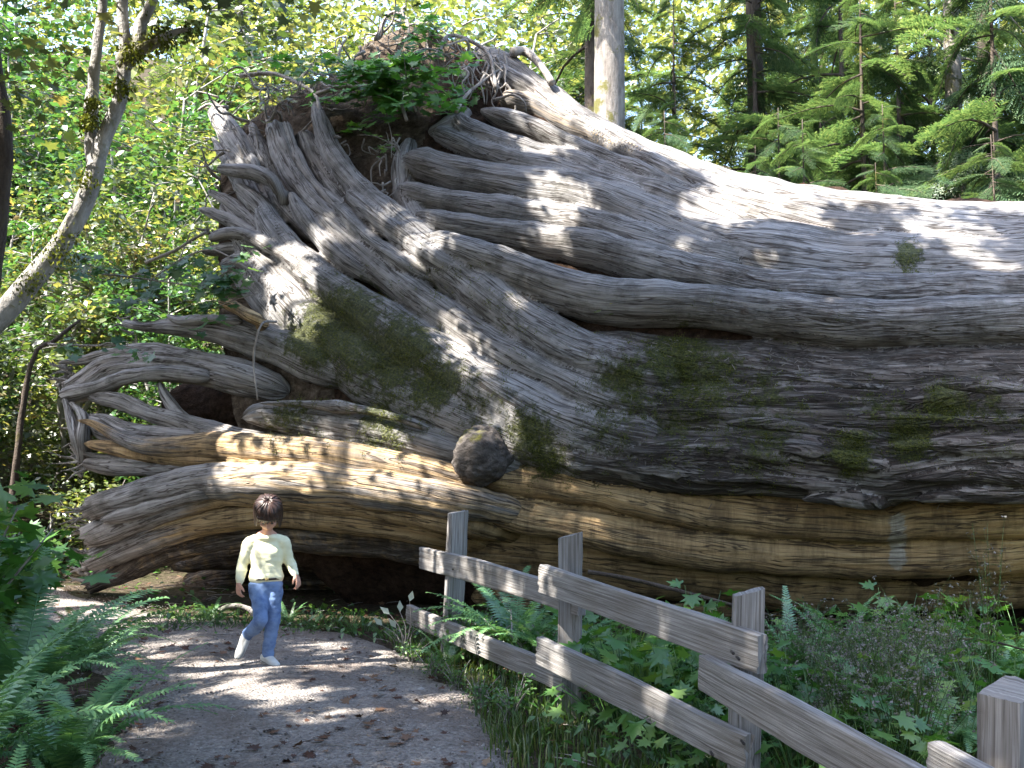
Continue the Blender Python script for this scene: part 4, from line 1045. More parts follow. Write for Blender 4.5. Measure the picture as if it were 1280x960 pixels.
def fern(loc, size, n, seed, label, up=0.0, group=None, fan=None):
    r = np.random.default_rng(seed)
    t = thing('sword_fern', label, 'fern', tuple(loc), 0, group)
    for k in range(n):
        o = link('frond', FROND_ME[r.integers(0, len(FROND_ME))], t)
        a = 2 * np.pi * (k + r.uniform(-.3, .3)) / n * 1.618 * 3 if fan is None else math.radians(r.uniform(*fan))
        s = size * r.uniform(.72, 1.12)
        o.rotation_euler = (r.normal(0, .12), -up * r.uniform(.2, 1) + r.normal(0, .13), a); o.scale = (s, s * 1.05, s)
        o.location = (r.normal(0, .03), r.normal(0, .03), -.02)
    return t
def herb_proto(seed, n=26, H=.5, spread=.4, leaf=.14, shape=L_MAPLE, tilt=.35):
    """soft plant with broad lobed leaves each on a stalk"""
    r = np.random.default_rng(seed); st, fo = MB(), MB()
    for k in range(n):
        a = r.uniform(0, 2 * np.pi); s = spread * math.sqrt(r.uniform(0, 1)); h = H * r.uniform(.35, 1) * (1 - .35 * s / spread)
        e = np.array([math.cos(a) * s, math.sin(a) * s, h])
        limb(st, [e * [.25, .25, 0] - [0, 0, .05], e * [.7, .7, .6], e], [.004, .003, .002], 4, n=5)
        scatter(fo, shape, e[None], np.array([[math.cos(a) * .3, math.sin(a) * .3 - .15, 1]]) + r.normal(0, tilt, (1, 3)), np.array([[math.cos(a), math.sin(a), -.25]]) + r.normal(0, .3, (1, 3)), np.array([leaf * r.uniform(.6, 1.2)]))
    return st, fo
def weed_proto(seed, n=34, H=.75, spread=.35):
    """fine branching stems going to seed, with pale tufts"""
    r = np.random.default_rng(seed); st, fo = MB(), MB()
    for k in range(n):
        a = r.uniform(0, 2 * np.pi); s = spread * r.uniform(.2, 1); h = H * r.uniform(.55, 1)
        e = np.array([math.cos(a) * s, math.sin(a) * s, h])
        limb(st, [e * [.1, .1, -.05], e * [.5, .5, .55], e], [.0028, .002, .001], 4, n=6)
        for j in range(7):
            f = r.uniform(.45, 1); b = e * [f, f, f ** .8]; q = b + r.normal(0, .055, 3) + [0, 0, .03]
            limb(st, [b, q], [.0011, .0007], 3, n=2, cap=False)
            rand_leaves(fo, L_QUAD, q + r.normal(0, .007, (4, 3)), .017, 1.2, r)
    return st, fo
def grass_mesh(mb, xy, h, r, base=None):
    n = len(xy); z = hgt(xy[:, 0], xy[:, 1]) if base is None else base
    a = r.uniform(0, 2 * np.pi, n); L = h * r.uniform(.5, 1.2, n); b = r.uniform(.15, .75, n)
    d = np.stack([np.cos(a), np.sin(a), 0 * a], -1); pr = np.stack([-np.sin(a), np.cos(a), 0 * a], -1) * (.0032 + .002 * r.uniform(0, 1, n))[:, None]
    p0 = np.stack([xy[:, 0], xy[:, 1], z - .01], -1); up = np.array([0, 0, 1.0])
    p1 = p0 + up * (L * .55)[:, None] + d * (L * b * .22)[:, None]; p2 = p0 + up * (L * .9)[:, None] * (1 - .25 * b)[:, None] + d * (L * b * .75)[:, None]
    V = np.stack([p0 - pr, p0 + pr, p1 + pr * .8, p1 - pr * .8, p2], 1).reshape(-1, 3)
    k = np.arange(n)[:, None] * 5
    b_ = mb.add(V, np.concatenate([k + [0, 1, 2, 3]], 0)); mb.faces(k + [3, 2, 4], b_)
def onlog(px, py, off=0.0):
    p = P(px, py, float(D(px, py)) - off); return p
def gz(x, y): return (x, y, float(hgt(x, y)))
def put2(name, label, cat, protos, loc, rz, sc, mats, parts, group=None):
    t = thing(name, label, cat, loc, rz, group); t.scale = (sc,) * 3 if np.isscalar(sc) else sc
    for m, mt, pn in zip(protos, mats, parts):
        o = m.build(pn, mt, t)
        if pn == 'seed_heads': o['kind'] = 'stuff'
    return t

# ------------------------------------------------------------------ ferns
def at(px, Y): 
    p = P(px, 700, Y); return gz(p[0], p[1])
fern(at(-60, 4.4), 1.25, 34, 1, 'large sword fern spilling its fronds over the near left edge of the path')
fern(at(95, 4.9), .95, 30, 21, 'middle sized sword fern arching over the path edge above the bottom left corner')
fern(at(20, 6.0), 1.30, 34, 2, 'sword fern behind the largest one, in front of the leafy left bush')
fern(at(75, 3.95), .62, 20, 3, 'low sword fern with short fronds lying on the path edge in the bottom left corner')
fern(at(-40, 3.2), .75, 22, 13, 'half cut off sword fern at the very bottom left of the view')
fern(at(112, 7.6), .78, 22, 14, 'small sword fern at the foot of the lowest cedar root by the path')
fern(at(648, 7.75), .95, 30, 4, 'dark green sword fern filling the gap between the two farthest fence posts')
fern(at(700, 7.3), .72, 22, 5, 'small sword fern drooping right behind the second farthest fence post')
fern(at(988, 6.6), .80, 14, 6, 'tall narrow upright sword fern right of the sawn post top', up=.5)
fern(at(1050, 7.6), .75, 22, 7, 'bright sword fern against the dark underside of the trunk')
fern(at(1252, 6.9), .70, 18, 8, 'sword fern at the right edge below the trunk')
fern(at(1190, 5.4), .6, 18, 18, 'sword fern half hidden among the seeding weeds above the nearest post')
fern(at(560, 7.6), .5, 16, 9, 'little sword fern sprouting beside the base of the farthest post')
fern(at(360, 9.7), .36, 14, 10, 'tiny fern tuft in the deep shade behind the child')
fern(at(265, 9.9), .40, 14, 11, 'tiny fern tuft under the root arch to the left of the child')

# ------------------------------------------------------------------ plants behind and along the fence
HB = 'lobed leaf plants massed behind the fence rails'
hp = [put2('broadleaf_plant', 'soft green plant with broad lobed leaves massed behind the fence rails', 'plant', herb_proto(s, 40, .62, .45, .165), (0, 0, 0), 0, 1, (M_HERB, M_HERB), ('stems', 'leaves'), HB) for s in (31, 32, 33)]
spots = [(775, 7.4), (830, 7.3), (868, 7.6), (800, 6.6), (850, 6.4), (760, 6.9), (890, 6.9), (820, 5.9), (780, 6.1), (870, 5.8), (905, 6.3), (740, 7.7), (1150, 7.0), (1215, 7.3), (1180, 6.4), (1260, 6.3), (960, 7.3), (1020, 7.0), (900, 5.2), (850, 5.2), (1110, 7.5), (1285, 7.6), (940, 6.0), (985, 5.6), (1030, 5.3), (1085, 5.6), (1130, 5.9), (1060, 6.5), (1180, 5.2), (1230, 5.6), (1100, 6.9), (1000, 4.9), (1090, 4.7)]
for i, (px, Y) in enumerate(spots):
    rz, sc = rng.uniform(0, 6), rng.uniform(.75, 1.15)
    if i < 3: o = hp[i]; o.location = at(px, Y); o.rotation_euler = (0, 0, rz); o.scale = (sc,) * 3
    else: dup(hp[i % 3], at(px, Y), rz, sc)
WD = 'grey seeding weeds in front of the trunk'
wp = [put2('seeding_weed', 'fine stemmed weed gone to grey seed heads in front of the trunk', 'weed', weed_proto(s), (0, 0, 0), 0, 1, (M_GRASS, M_SEED), ('stems', 'seed_heads'), WD) for s in (41, 42)]
for i, (px, Y) in enumerate([(1040, 6.2), (1080, 6.5), (1120, 6.1), (1060, 5.7), (1100, 5.5), (1160, 6.4), (1200, 5.9), (1130, 4.9), (1050, 5.2), (1000, 6.4)]):
    rz, sc = rng.uniform(0, 6), rng.uniform(.75, 1.05)
    if i < 2: o = wp[i]; o.location = at(px, Y); o.scale = (sc,) * 3
    else: dup(wp[i % 2], at(px, Y), rz, sc)
tl = put2('seeding_weed', 'tall isolated weed with fluffy grey seed heads at the right edge against the trunk', 'weed', weed_proto(44, 12, 1.15, .16), at(1235, 6.4), 1, 1, (M_GRASS, M_SEED), ('stems', 'seed_heads'))
SB = 'small leaved bushes along the far end of the fence'
sb = [put2('small_leaved_bush', 'low bush with small yellow green leaves under the far fence rails', 'bush', shrub_proto(s, .45, 420, .05, L_SIMPLE, .35), (0, 0, 0), 0, 1, (M_TWIG, M_HERB), ('stems', 'leaves'), SB) for s in (51, 52)]
for i, (px, Y) in enumerate([(600, 7.9), (640, 7.6), (540, 7.3), (570, 7.0), (500, 8.3), (600, 6.5), (670, 7.4), (590, 8.3), (640, 6.1), (515, 7.8)]):
    sc = rng.uniform(.8, 1.1) if i in (0, 1, 6, 7) else rng.uniform(.42, .6)
    if i < 2: o = sb[i]; o.location = at(px, Y); o.scale = (sc,) * 3
    else: dup(sb[i % 2], at(px, Y), rng.uniform(0, 6), sc)
# sprig of pale leaves at the open rail end
st, fo = MB(), MB()
b = P(505, 815, 8.1); b[2] = hgt(b[0], b[1])
for k, (x, y) in enumerate([(487, 768), (500, 765), (512, 752), (478, 782), (495, 785), (518, 770)]):
    e = P(x, y, 8.1 + .05 * k)
    limb(st, [b, (b + e) / 2 + [.03, 0, .04], e], [.005, .004, .002], 5, n=7)
    scatter(fo, L_SIMPLE, e[None], np.array([[.4, -1, .5]]), np.array([[(-.6, .1, .25, -.5, -.3, .5)[k], -.1, .6]]), np.array([.10]))
t = thing('pale_sprig', 'sprig of whitish leaves at the open end of the lower far rail', 'sprig', (0, 0, 0)); st.build('stem', M_TWIG, t); fo.build('leaves', M_PALELEAF, t)
# herbs under the roots
UH = 'low herbs in the shade under the roots'
up_ = put2('low_herb', 'low green herb growing in the shade under the arching roots', 'herb', herb_proto(61, 34, .22, .36, .07, L_SIMPLE), (0, 0, 0), 0, 1, (M_HERB, M_HERB), ('stems', 'leaves'), UH)
for i, (px, Y) in enumerate([(240, 9.4), (275, 9.2), (300, 9.6), (225, 9.9), (390, 9.4), (420, 9.2), (455, 9.0), (370, 9.0), (210, 9.2), (490, 8.8), (255, 9.7), (440, 9.5)]):
    if i == 0: up_.location = at(px, Y)
    else: dup(up_, at(px, Y), rng.uniform(0, 6), rng.uniform(.7, 1.2))
# salmonberry bushes at the left edge
for i, (px, Y, s, lab) in enumerate([(-25, 7.4, 1.0, 'leafy bush with toothed blue green leaves at the left edge, above the sword ferns'), (8, 8.6, .85, 'lower leafy bush just in front of the far bend of the path'), (-70, 6.0, 1.15, 'leafy bush cut off by the left edge behind the large fern')]):
    put2('salmonberry_bush', lab, 'bush', shrub_proto(70 + i, 1.25, 520, .17, L_MAPLE, .75), at(px, Y), i * 1.3, s, (M_TWIG, M_HERB), ('stems', 'leaves'))
# a maple spray hanging over the broken roots, and the green plant on the root plate
def hang(name, lab, cat, pts, n, leaf, spread, seed, mat, r0=.014, stems=6):
    r = np.random.default_rng(seed); st, fo = MB(), MB(); C = np.array(pts)
    limb(st, C, np.linspace(r0, .004, len(C)), 6)
    S = catmull(C, 30); tips = []
    for k in range(stems * 3):
        q = S[r.integers(4, 30)]; e = q + r.normal(0, 1, 3) * spread
        limb(st, [q, (q + e) / 2 + [0, 0, .03], e], [.006, .004, .002], 5, n=5); tips += [q * (1 - f) + e * f for f in np.linspace(.3, 1.1, 8)]
    tips = np.array(tips); pos = tips[r.integers(0, len(tips), n)] + r.normal(0, .05, (n, 3))
    nr = np.array([.0, -.55, 1.0]) + r.normal(0, .33, (n, 3)); hd_ = r.normal(0, 1, (n, 3)) + [.3, 0, -.3]
    scatter(fo, L_MAPLE, pos, nr, hd_, leaf * r.uniform(.6, 1.25, n))
    t = thing(name, lab, cat, (0, 0, 0)); st.build('branch', M_TWIG, t); fo.build('leaves', mat, t)
hang('maple_branch', 'spray of green maple leaves hanging in front of the broken roots at left', 'branch', [P(40, 330, 10.4), P(110, 340, 10.5), P(190, 350, 10.5), P(270, 362, 10.4), P(315, 368, 10.3)], 210, .17, np.array([.36, .25, .20]), 81, M_LEAF, stems=8)
hang('maple_branch', 'short twig of maple leaves in front of the longest broken root', 'branch', [P(60, 430, 10.6), P(110, 432, 10.6), P(150, 432, 10.6), P(185, 436, 10.6)], 22, .16, np.array([.20, .15, .08]), 82, M_LEAF, stems=3)
c = [onlog(520, 140, .05), onlog(512, 118, .3), onlog(500, 100, .5), onlog(488, 88, .6)]
hang('root_plate_plant', 'bright green leafy plant growing out of the root plate soil', 'plant', c, 800, .19, np.array([.62, .34, .34]), 83, M_PLANT, stems=10)
c = [onlog(356, 138, .0), onlog(345, 128, .25), onlog(336, 122, .4)]
hang('root_plate_plant', 'small pale plant wedged between the upper left root stubs', 'plant', c, 40, .12, np.array([.2, .15, .16]), 84, M_SUNLEAF, stems=4)
c = [onlog(500, 190, .0), onlog(495, 182, .15), onlog(486, 178, .25)]
hang('root_plate_plant', 'thin sprig growing low on the bare soil of the root plate', 'plant', c, 16, .11, np.array([.16, .1, .12]), 85, M_HERB, stems=3)
c = [onlog(548, 42, .0), onlog(540, 30, .2), onlog(530, 22, .3)]
hang('root_plate_plant', 'green tuft on the top rim of the root plate', 'plant', c, 60, .12, np.array([.26, .18, .16]), 86, M_HERB, stems=4)
c = [onlog(745, 388, .0), onlog(752, 386, .08), onlog(758, 382, .1)]
hang('stray_sprig', 'yellow green maple sprig lying in the long crease of the trunk', 'sprig', c, 5, .10, np.array([.05, .03, .02]), 87, M_SUNLEAF, stems=1)

# hanging twig over the dark hollow, branches on the ground
m = MB(); limb(m, [onlog(345, 402, .35), P(328, 404, 9.75), P(320, 425, 9.75), P(317, 455, 9.8), P(322, 500, 9.8)], [.013, .012, .011, .010, .007], 7, rough=.3)
tag(m.build('hanging_twig', M_TWIG), 'thin bare twig hanging down over the dark hollow between roots', 'twig')
for pts, r_, lab in [([(735, 715, 8.3), (790, 724, 8.2), (900, 752, 8.0), (960, 768, 7.9)], .018, 'thin fallen branch along the foot of the trunk behind the middle of the fence'),
                     ([(1000, 772, 8.2), (1080, 780, 8.1), (1160, 792, 8.0), (1230, 806, 7.9), (1300, 812, 7.8)], .020, 'thin fallen branch under the trunk at the right edge'),
                     ([(1150, 815, 6.5), (1190, 800, 6.6), (1240, 802, 6.6), (1290, 815, 6.6)], .010, 'bent bramble stem arching above the nearest post')]:
    m = MB(); limb(m, [P(*q) for q in pts], [r_, r_, r_ * .8, r_ * .5, r_ * .5][:len(pts)], 7, rough=.3, seed=3)
    tag(m.build('fallen_branch', M_DARKBARK), lab, 'branch')
m = MB(); g1 = G(176, 912); limb(m, [g1 - [0, 0, .05], g1 + [-.005, .0, .09], g1 + [-.02, .02, .135]], [.016, .015, .012], 8, rough=.25)
tag(m.build('pale_stake', M_FENCE), 'short pale stake poking up beside the fern fronds on the path', 'stake')
m = MB(); g = G(1010, 915); limb(m, [g + [-.35, .1, .05], g + [0, .0, .10], g + [.5, -.15, .06]], [.07, .08, .06], 10, n=24, rough=.35)
tag(m.build('bleached_log', M_WOOD), 'bleached chunk of wood lying behind the fence among weeds', 'log')
m = MB(); limb(m, [G(262, 772) + [0, 0, .02], P(290, 757, 9.9), P(312, 762, 9.8), G(322, 782) + [0, 0, .0]], [.02, .026, .022, .016], 8, rough=.3)
tag(m.build('arched_root', M_TWIG), 'thin arched root looping out of the ground behind the child', 'root')

# grass verge, litter, pebbles
r = np.random.default_rng(5); m = MB()
xy = []
while len(xy) < 17000:
    Y = r.uniform(3.2, 8.6); px = r.uniform(470, 1330); p = P(px, 700, Y)
    w_ = .5 + .5 * vnoise(p[0] * 1.4, p[1] * 1.4, 0, 90)
    if not on_path(p[0], p[1], .05 + .12 * r.uniform()) and r.uniform() < w_: xy.append(p[:2])
xy = np.array(xy); grass_mesh(m, xy, .17, r)
tag(m.build('grass', M_GRASS), None, None, kind='stuff')
m = MB(); xy = []
for _ in range(2600):
    t_ = r.integers(20, 215); s = r.choice([-1, 1]); w_ = pp[t_, 2] * s * abs(r.normal(1.0, .16)) if not (100 < t_ < 175) else 9; q = pp[t_, :2] + nn[t_] * w_
    if abs(w_) < 5: xy.append(q)
grass_mesh(m, np.array(xy), .07, r)
tag(m.build('verge_grass', M_GRASS), None, None, kind='stuff')
m = MB(); N_ = 1700
px = r.uniform(-60, 720, N_); Y = 3.2 + 10 * r.uniform(0, 1, N_) ** 1.3; p = P(px, 700, Y)
x = p[:, 0]; y = p[:, 1]; keep = vnoise(x * 1.1, y * 1.1, 0, 91) + r.uniform(-.7, .7, N_) > -.05; x, y = x[keep], y[keep]
pos = np.stack([x, y, hgt(x, y) + .045], -1)
nr = np.array([0, 0, 1.0]) + r.normal(0, .22, (len(x), 3))
scatter(m, L_MAPLE, pos, nr, r.normal(0, 1, (len(x), 3)), r.uniform(.035, .10, len(x)))
tag(m.build('leaf_litter', M_DRY), None, None, kind='stuff')
m = MB(); N_ = 420; x = r.uniform(-6, 3, N_); y = r.uniform(3, 12, N_)
for i in range(N_):
    a = r.uniform(0, 6.3); L = r.uniform(.05, .28); d = np.array([math.cos(a), math.sin(a), 0]); q = np.array([x[i], y[i], float(hgt(x[i], y[i])) + .045])
    limb(m, [q - d * L / 2, q + [0, 0, .008], q + d * L / 2], [.002, r.uniform(.002, .006), .002], 5, n=4)
tag(m.build('twig_litter', M_TWIG), None, None, kind='stuff')
m = MB(); N_ = 9000; t_ = r.integers(0, 210, N_); q = pp[t_, :2] + nn[t_] * (pp[t_, 2] * r.uniform(-1, 1, N_))[:, None] + r.normal(0, .05, (N_, 2))
oc = np.array([(1, 0, 0), (0, 1, 0), (-1, 0, 0), (0, -1, 0), (0, 0, 1), (0, 0, -1)], float); of = np.array([(0, 1, 4), (1, 2, 4), (2, 3, 4), (3, 0, 4), (1, 0, 5), (2, 1, 5), (3, 2, 5), (0, 3, 5)])
V = oc[None] * r.uniform(.6, 1.3, (N_, 6, 1)) * (r.uniform(.004, .011, N_) * (1 + (r.uniform(0, 1, N_) > .985) * 1.6))[:, None, None] * [1, 1, .7]
V = V + np.stack([q[:, 0], q[:, 1], hgt(q[:, 0], q[:, 1]) + .035], -1)[:, None]
m.add(V.reshape(-1, 3), (of[None] + np.arange(N_)[:, None, None] * 6).reshape(-1, 3))
M_PEB = NT('pebbles'); _g = M_PEB.n('ShaderNodeNewGeometry'); M_PEB.principled(M_PEB.ramp(_g.outputs['Random Per Island'], [(0, (.07, .058, .05)), (.7, (.17, .15, .135)), (1, (.34, .32, .30))]), .9); M_PEB = M_PEB.m
tag(m.build('pebbles', M_PEB, smooth=False), None, None, kind='stuff')
# low dark plants and litter over the rest of the forest floor
m = MB(); N_ = 16000; x = np.concatenate([r.uniform(-12, -1.5, N_ // 2), r.uniform(-1, 7, N_ // 2)]); y = np.concatenate([r.uniform(3, 20, N_ // 2), r.uniform(3, 9.6, N_ // 2)])
k = ~on_path(x, y, -.12) & ~((y > 8.0) & (x > -4.6) & (x < -.9) & (r.uniform(0, 1, len(x)) < .8)); x, y = x[k], y[k]
rand_leaves(m, L_SIMPLE, np.stack([x, y, hgt(x, y) + .03 + .14 * r.uniform(0, 1, len(x)) ** 2], -1), .07, .5, r)
tag(m.build('ground_cover', M_HERB), None, None, kind='stuff')

# moss tufts standing off the bark
m = MB()
pos, nr = [], []
for (x0, y0, s, a) in MOSS:
    for _ in range(int(90 * a * s / 40)):
        x, y = x0 + r.normal(0, s * .5), y0 + r.normal(0, s * .5)
        n_ = surf_n(x, y); pos.append(P(x, y, float(D(x, y)) - .10)); nr.append(n_)
MOSSPTS = (np.array(pos), np.array(nr))
# moss tufts: drop each one onto the wood below it
bpy.context.view_layer.update()
dg = bpy.context.evaluated_depsgraph_get()
pos, nr = MOSSPTS
from mathutils.bvhtree import BVHTree
trees = []
for o in CEDAR.children:
    if o.name.split('.')[0] in ('trunk', 'root'): trees.append(BVHTree.FromObject(o, dg))
hit_p, hit_n = [], []
for p_, n_ in zip(pos, nr):
    best = None
    s = Vector(tuple(p_ + n_ * .5))
    for bt in trees:
        h = bt.ray_cast(s, Vector(tuple(-n_)), 1.0)
        if h[0] is not None and (best is None or h[3] < best[2]): best = (h[0], h[1], h[3])
    if best: hit_p.append(best[0]); hit_n.append(best[1])
hit_p = np.array([tuple(v) for v in hit_p]); hit_n = np.array([tuple(v) for v in hit_n])
m = MB(); K = 34
pp_ = np.repeat(hit_p, K, 0) + r.normal(0, .022, (len(hit_p) * K, 3)); hn = np.repeat(hit_n, K, 0)
up = norm(hn * .8 + np.array([0, 0, .5]) + r.normal(0, .5, hn.shape))
scatter(m, L_QUAD, pp_ - hn * .006, norm(r.normal(0, 1, hn.shape)), up, r.uniform(.007, .018, len(pp_)))
o = m.build('moss', M_MOSS, CEDAR); o['kind'] = 'stuff'

shelf = [BVHTree.FromObject(o, dg) for o in CEDAR.children if o.name.split('.')[0] == 'trunk']
# slivers of bark and twig lying on the shelf of the lower trunk
m = MB(); pos, nn2 = [], []
for _ in range(1900):
    x = r.uniform(730, 1330); y = 395 + abs(r.normal(0, 52)) if r.uniform() < .7 else r.uniform(400, 640)
    n_ = surf_n(x, y); p_ = P(x, y, float(D(x, y)) - .5)
    s = Vector(tuple(p_ + n_ * .3)); best = None
    for bt in shelf:
        h = bt.ray_cast(Vector(tuple(P(x, y, 2.0))), Vector(tuple(norm(P(x, y, 2.0) - np.array([0, 0, EYE])))))
        if h[0] is not None: best = h
    if best and best[1][2] > .12: pos.append(tuple(best[0])); nn2.append(tuple(best[1]))
pos = np.array(pos); nn2 = np.array(nn2)
sliver = (np.array([(-.5, -.06, 0), (.5, -.04, 0), (.55, .05, .02), (-.45, .06, .0), (0, 0, .05)]), np.array([(0, 1, 4), (1, 2, 4), (2, 3, 4), (3, 0, 4)]))
scatter(m, sliver, pos + nn2 * .006, nn2 + r.normal(0, .25, nn2.shape), r.normal(0, 1, nn2.shape) * [1, .6, .5], r.uniform(.015, .06, len(pos)) ** 1.0)
o = m.build('bark_litter', M_SLIVER, CEDAR); o['kind'] = 'stuff'

# ------------------------------------------------------------------ the forked mossy maple at left, at arm's length of the path
FM = thing('forked_maple', 'forked maple with pale moss patched stems leaning at the left edge', 'tree', (0, 0, 0))
Yf = 6.6
def pt(x, y, d=0): return P(x, y, Yf + d)
tm = MB()
limb(tm, [gz(-5.6, 6.4), np.array(pt(-160, 470)), np.array(pt(-30, 420)), pt(40, 350), pt(85, 290), pt(112, 235), pt(128, 180), pt(150, 120), pt(157, 60), pt(153, 5), pt(160, -80), pt(170, -260)], [.13, .11, .088, .074, .065, .058, .053, .048, .041, .037, .033, .022], 14, n=110, rough=.16, seed=4)
limb(tm, [pt(118, 205, .03), pt(114, 150, .1), pt(117, 95, .12), pt(124, 40, .12), pt(128, -20, .1), pt(120, -240, .0)], [.05, .048, .037, .033, .03, .02], 12, n=60, rough=.2, seed=6)
limb(tm, [pt(152, 85, .0), pt(172, 55, .0), pt(176, 30, .0), pt(190, 2, .0), pt(230, -90, .2)], [.05, .045, .04, .034, .02], 10, n=40, rough=.2, seed=7)
limb(tm, [pt(150, 75, .0), pt(190, 55, -.1), pt(220, 40, -.1), pt(240, 36, -.1)], [.045, .035, .02, .01], 9, n=30, rough=.25, seed=8)
tm.build('trunk', M_MOSSBARK, FM)
# hanging moss on the fork
mm_ = MB(); sp = []
for (x, y, s, n_) in [(165, 65, 14, 260), (200, 48, 18, 200), (112, 150, 12, 200), (116, 128, 8, 100), (70, 310, 26, 160), (35, 350, 20, 140), (108, 225, 12, 80), (150, 110, 12, 140), (235, 40, 12, 60)]:
    q = np.array([pt(x + r.normal(0, s * .55), y + r.normal(0, s * .55), r.normal(-.02, .09)) for _ in range(n_ * 3)]); sp.append(q)
q = np.concatenate(sp); scatter(mm_, L_QUAD, q, norm(r.normal(0, 1, q.shape)), np.array([0, 0, -1.0]) + r.normal(0, .45, q.shape), r.uniform(.014, .04, len(q)))
mo = mm_.build('moss', M_MOSS, FM); mo['kind'] = 'stuff'
cr = MB(); q = []
for _ in range(420):
    x, y, d = r.uniform(-140, 420), r.normal(-60, 45), r.uniform(-.9, 1.8); q.append(pt(x, y, d))
for _ in range(110):
    x, y = r.normal(40, 55), r.normal(95, 40); q.append(pt(x, y, r.uniform(-.2, .8)))
for _ in range(120):
    x, y = r.normal(300, 70), r.normal(20, 20); q.append(pt(x, y, r.uniform(1.5, 3.0)))
rand_leaves(cr, L_MAPLE, np.array(q), .11, .5, r)
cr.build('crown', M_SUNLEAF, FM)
t = thing('mossy_trunk', 'dark mossy stem cut off by the left edge, behind the forked maple', 'tree', (0, 0, 0))
m = MB(); limb(m, [gz(P(-30, 700, 9.0)[0], 9.0) , P(-16, 400, 9.0), P(-2, 270, 9.0), P(4, 190, 9.0), P(-4, 100, 9.0), P(-40, -100, 9)], [.10, .09, .085, .08, .07, .05], 12, n=60, rough=.2, seed=9); m.build('trunk', M_DARKBARK, t)
m = MB(); q = P(r.uniform(-150, 50, 240), r.uniform(-120, 20, 240), r.uniform(8.2, 10, 240)); rand_leaves(m, L_MAPLE, q, .15, .5, r); m.build('crown', M_LEAF, t)
for pts, R, lab in [([(8, 560, 11.5), (35, 470, 11.5), (70, 425, 11.6), (100, 400, 11.8)], (.05, .03, .026, .014), 'leaning mossy sapling stem behind the left edge bush')]:
    m = MB(); C = [P(*q_) for q_ in pts]; C[0] = C[0] * [1, 1, 0] + [0, 0, float(hgt(C[0][0], C[0][1])) - .1] if R[0] == .05 and pts[0][1] > 300 else C[0]
    if pts[0][1] < 300: C = [np.array(gz(C[0][0] - .3, C[0][1]))] + C; R = (.07,) + R
    limb(m, C, R, 9, n=30, rough=.25); o = m.build('sapling', M_DARKBARK); tag(o, lab, 'sapling')

# ------------------------------------------------------------------ the forest behind
MG = 'sunlit maples crowding the slope behind the roots'
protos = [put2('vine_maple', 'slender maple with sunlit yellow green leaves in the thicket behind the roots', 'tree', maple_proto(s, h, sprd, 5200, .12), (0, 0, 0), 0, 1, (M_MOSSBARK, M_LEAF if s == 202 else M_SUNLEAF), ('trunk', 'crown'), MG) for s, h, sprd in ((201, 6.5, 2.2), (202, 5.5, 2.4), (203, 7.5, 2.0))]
sp = [(-7.5, 13.5, .75), (-9.2, 12.2, .8), (-6.2, 16.0, .9), (-4.6, 17.2, .9), (-8.3, 16.5, 1.0), (-10.5, 15.5, 1.0), (-3.2, 18.6, 1.0), (-6.6, 19.5, 1.1), (-9.5, 19.5, 1.15), (-12.2, 18.5, 1.1), (-1.6, 19.5, 1.0), (-4.6, 21.5, 1.2), (-12.8, 22.5, 1.3), (-8.2, 23.0, 1.3), (-1.2, 23.5, 1.25), (-5.5, 25.5, 1.4), (-15, 20, 1.2), (-10.5, 26, 1.4), (.8, 21.5, 1.1), (-13.5, 15.2, .9), (-11.2, 12.4, .7), (-3.0, 15.4, .7), (-8.0, 11.2, .42), (-7.0, 12.4, .5), (-6.8, 15.0, 1.05), (-9.6, 14.2, 1.0), (-11.8, 17.2, 1.35), (-4.2, 19.2, 1.25), (-7.6, 20.8, 1.45), (-2.2, 21.6, 1.2), (-14.2, 17.8, 1.4), (-5.2, 14.9, .8), (-9, 25, 1.9), (-4.5, 27, 1.9), (-13, 26, 1.9), (-1.0, 27, 1.8), (-6.8, 29, 2.1), (-11.5, 22.5, 1.7), (1.6, 29, 1.9), (-2.6, 24.5, 1.5)]
for i, (x, y, s) in enumerate(sp):
    if i < 3: o = protos[i]; o.location = gz(x, y); o.scale = (s,) * 3; o.rotation_euler = (0, 0, i * 2.0)
    else: dup(protos[i % 3], gz(x, y), r.uniform(0, 6.3), s)
SG = 'leafy shrubs of the sunlit slope'
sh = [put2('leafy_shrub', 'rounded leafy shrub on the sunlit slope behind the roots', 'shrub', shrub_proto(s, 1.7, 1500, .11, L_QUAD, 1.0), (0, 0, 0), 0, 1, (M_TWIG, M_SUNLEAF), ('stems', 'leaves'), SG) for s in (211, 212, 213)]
i = 0
for x, y, s in [(-6.4, 12.6, .8), (-7.4, 12.0, .8), (-8.6, 13.6, 1), (-9.8, 12.8, 1), (-5.6, 13.6, .8), (-7.0, 14.6, 1.1), (-4.6, 14.4, .8), (-8.4, 15.2, 1.2), (-10.0, 15.0, 1.2), (-5.8, 15.6, 1.1), (-11.5, 14, 1.2), (-3.6, 15.2, .9), (-7.2, 17, 1.3), (-9.4, 17.4, 1.4), (-4.8, 16.6, 1.2), (-11.8, 16.8, 1.3), (-2.6, 16.4, 1.0), (-6.0, 18.4, 1.4), (-8.4, 10.6, .6), (-9.4, 11.2, .8), (-3.4, 17.6, 1.2), (-7.8, 19, 1.5), (-1.6, 17.4, 1.1), (-10.6, 18.8, 1.5), (-13, 13, 1.2), (-.6, 18.4, 1.1), (.5, 19.4, 1.2), (-7.0, 9.6, .4), (-6.6, 11.8, .45)]:
    if on_path(np.array(x), np.array(y), -.25): continue
    if i < 3: o = sh[i]; o.location = gz(x, y); o.scale = (s,) * 3
    else: dup(sh[i % 3], gz(x, y), r.uniform(0, 6.3), s)
    i += 1
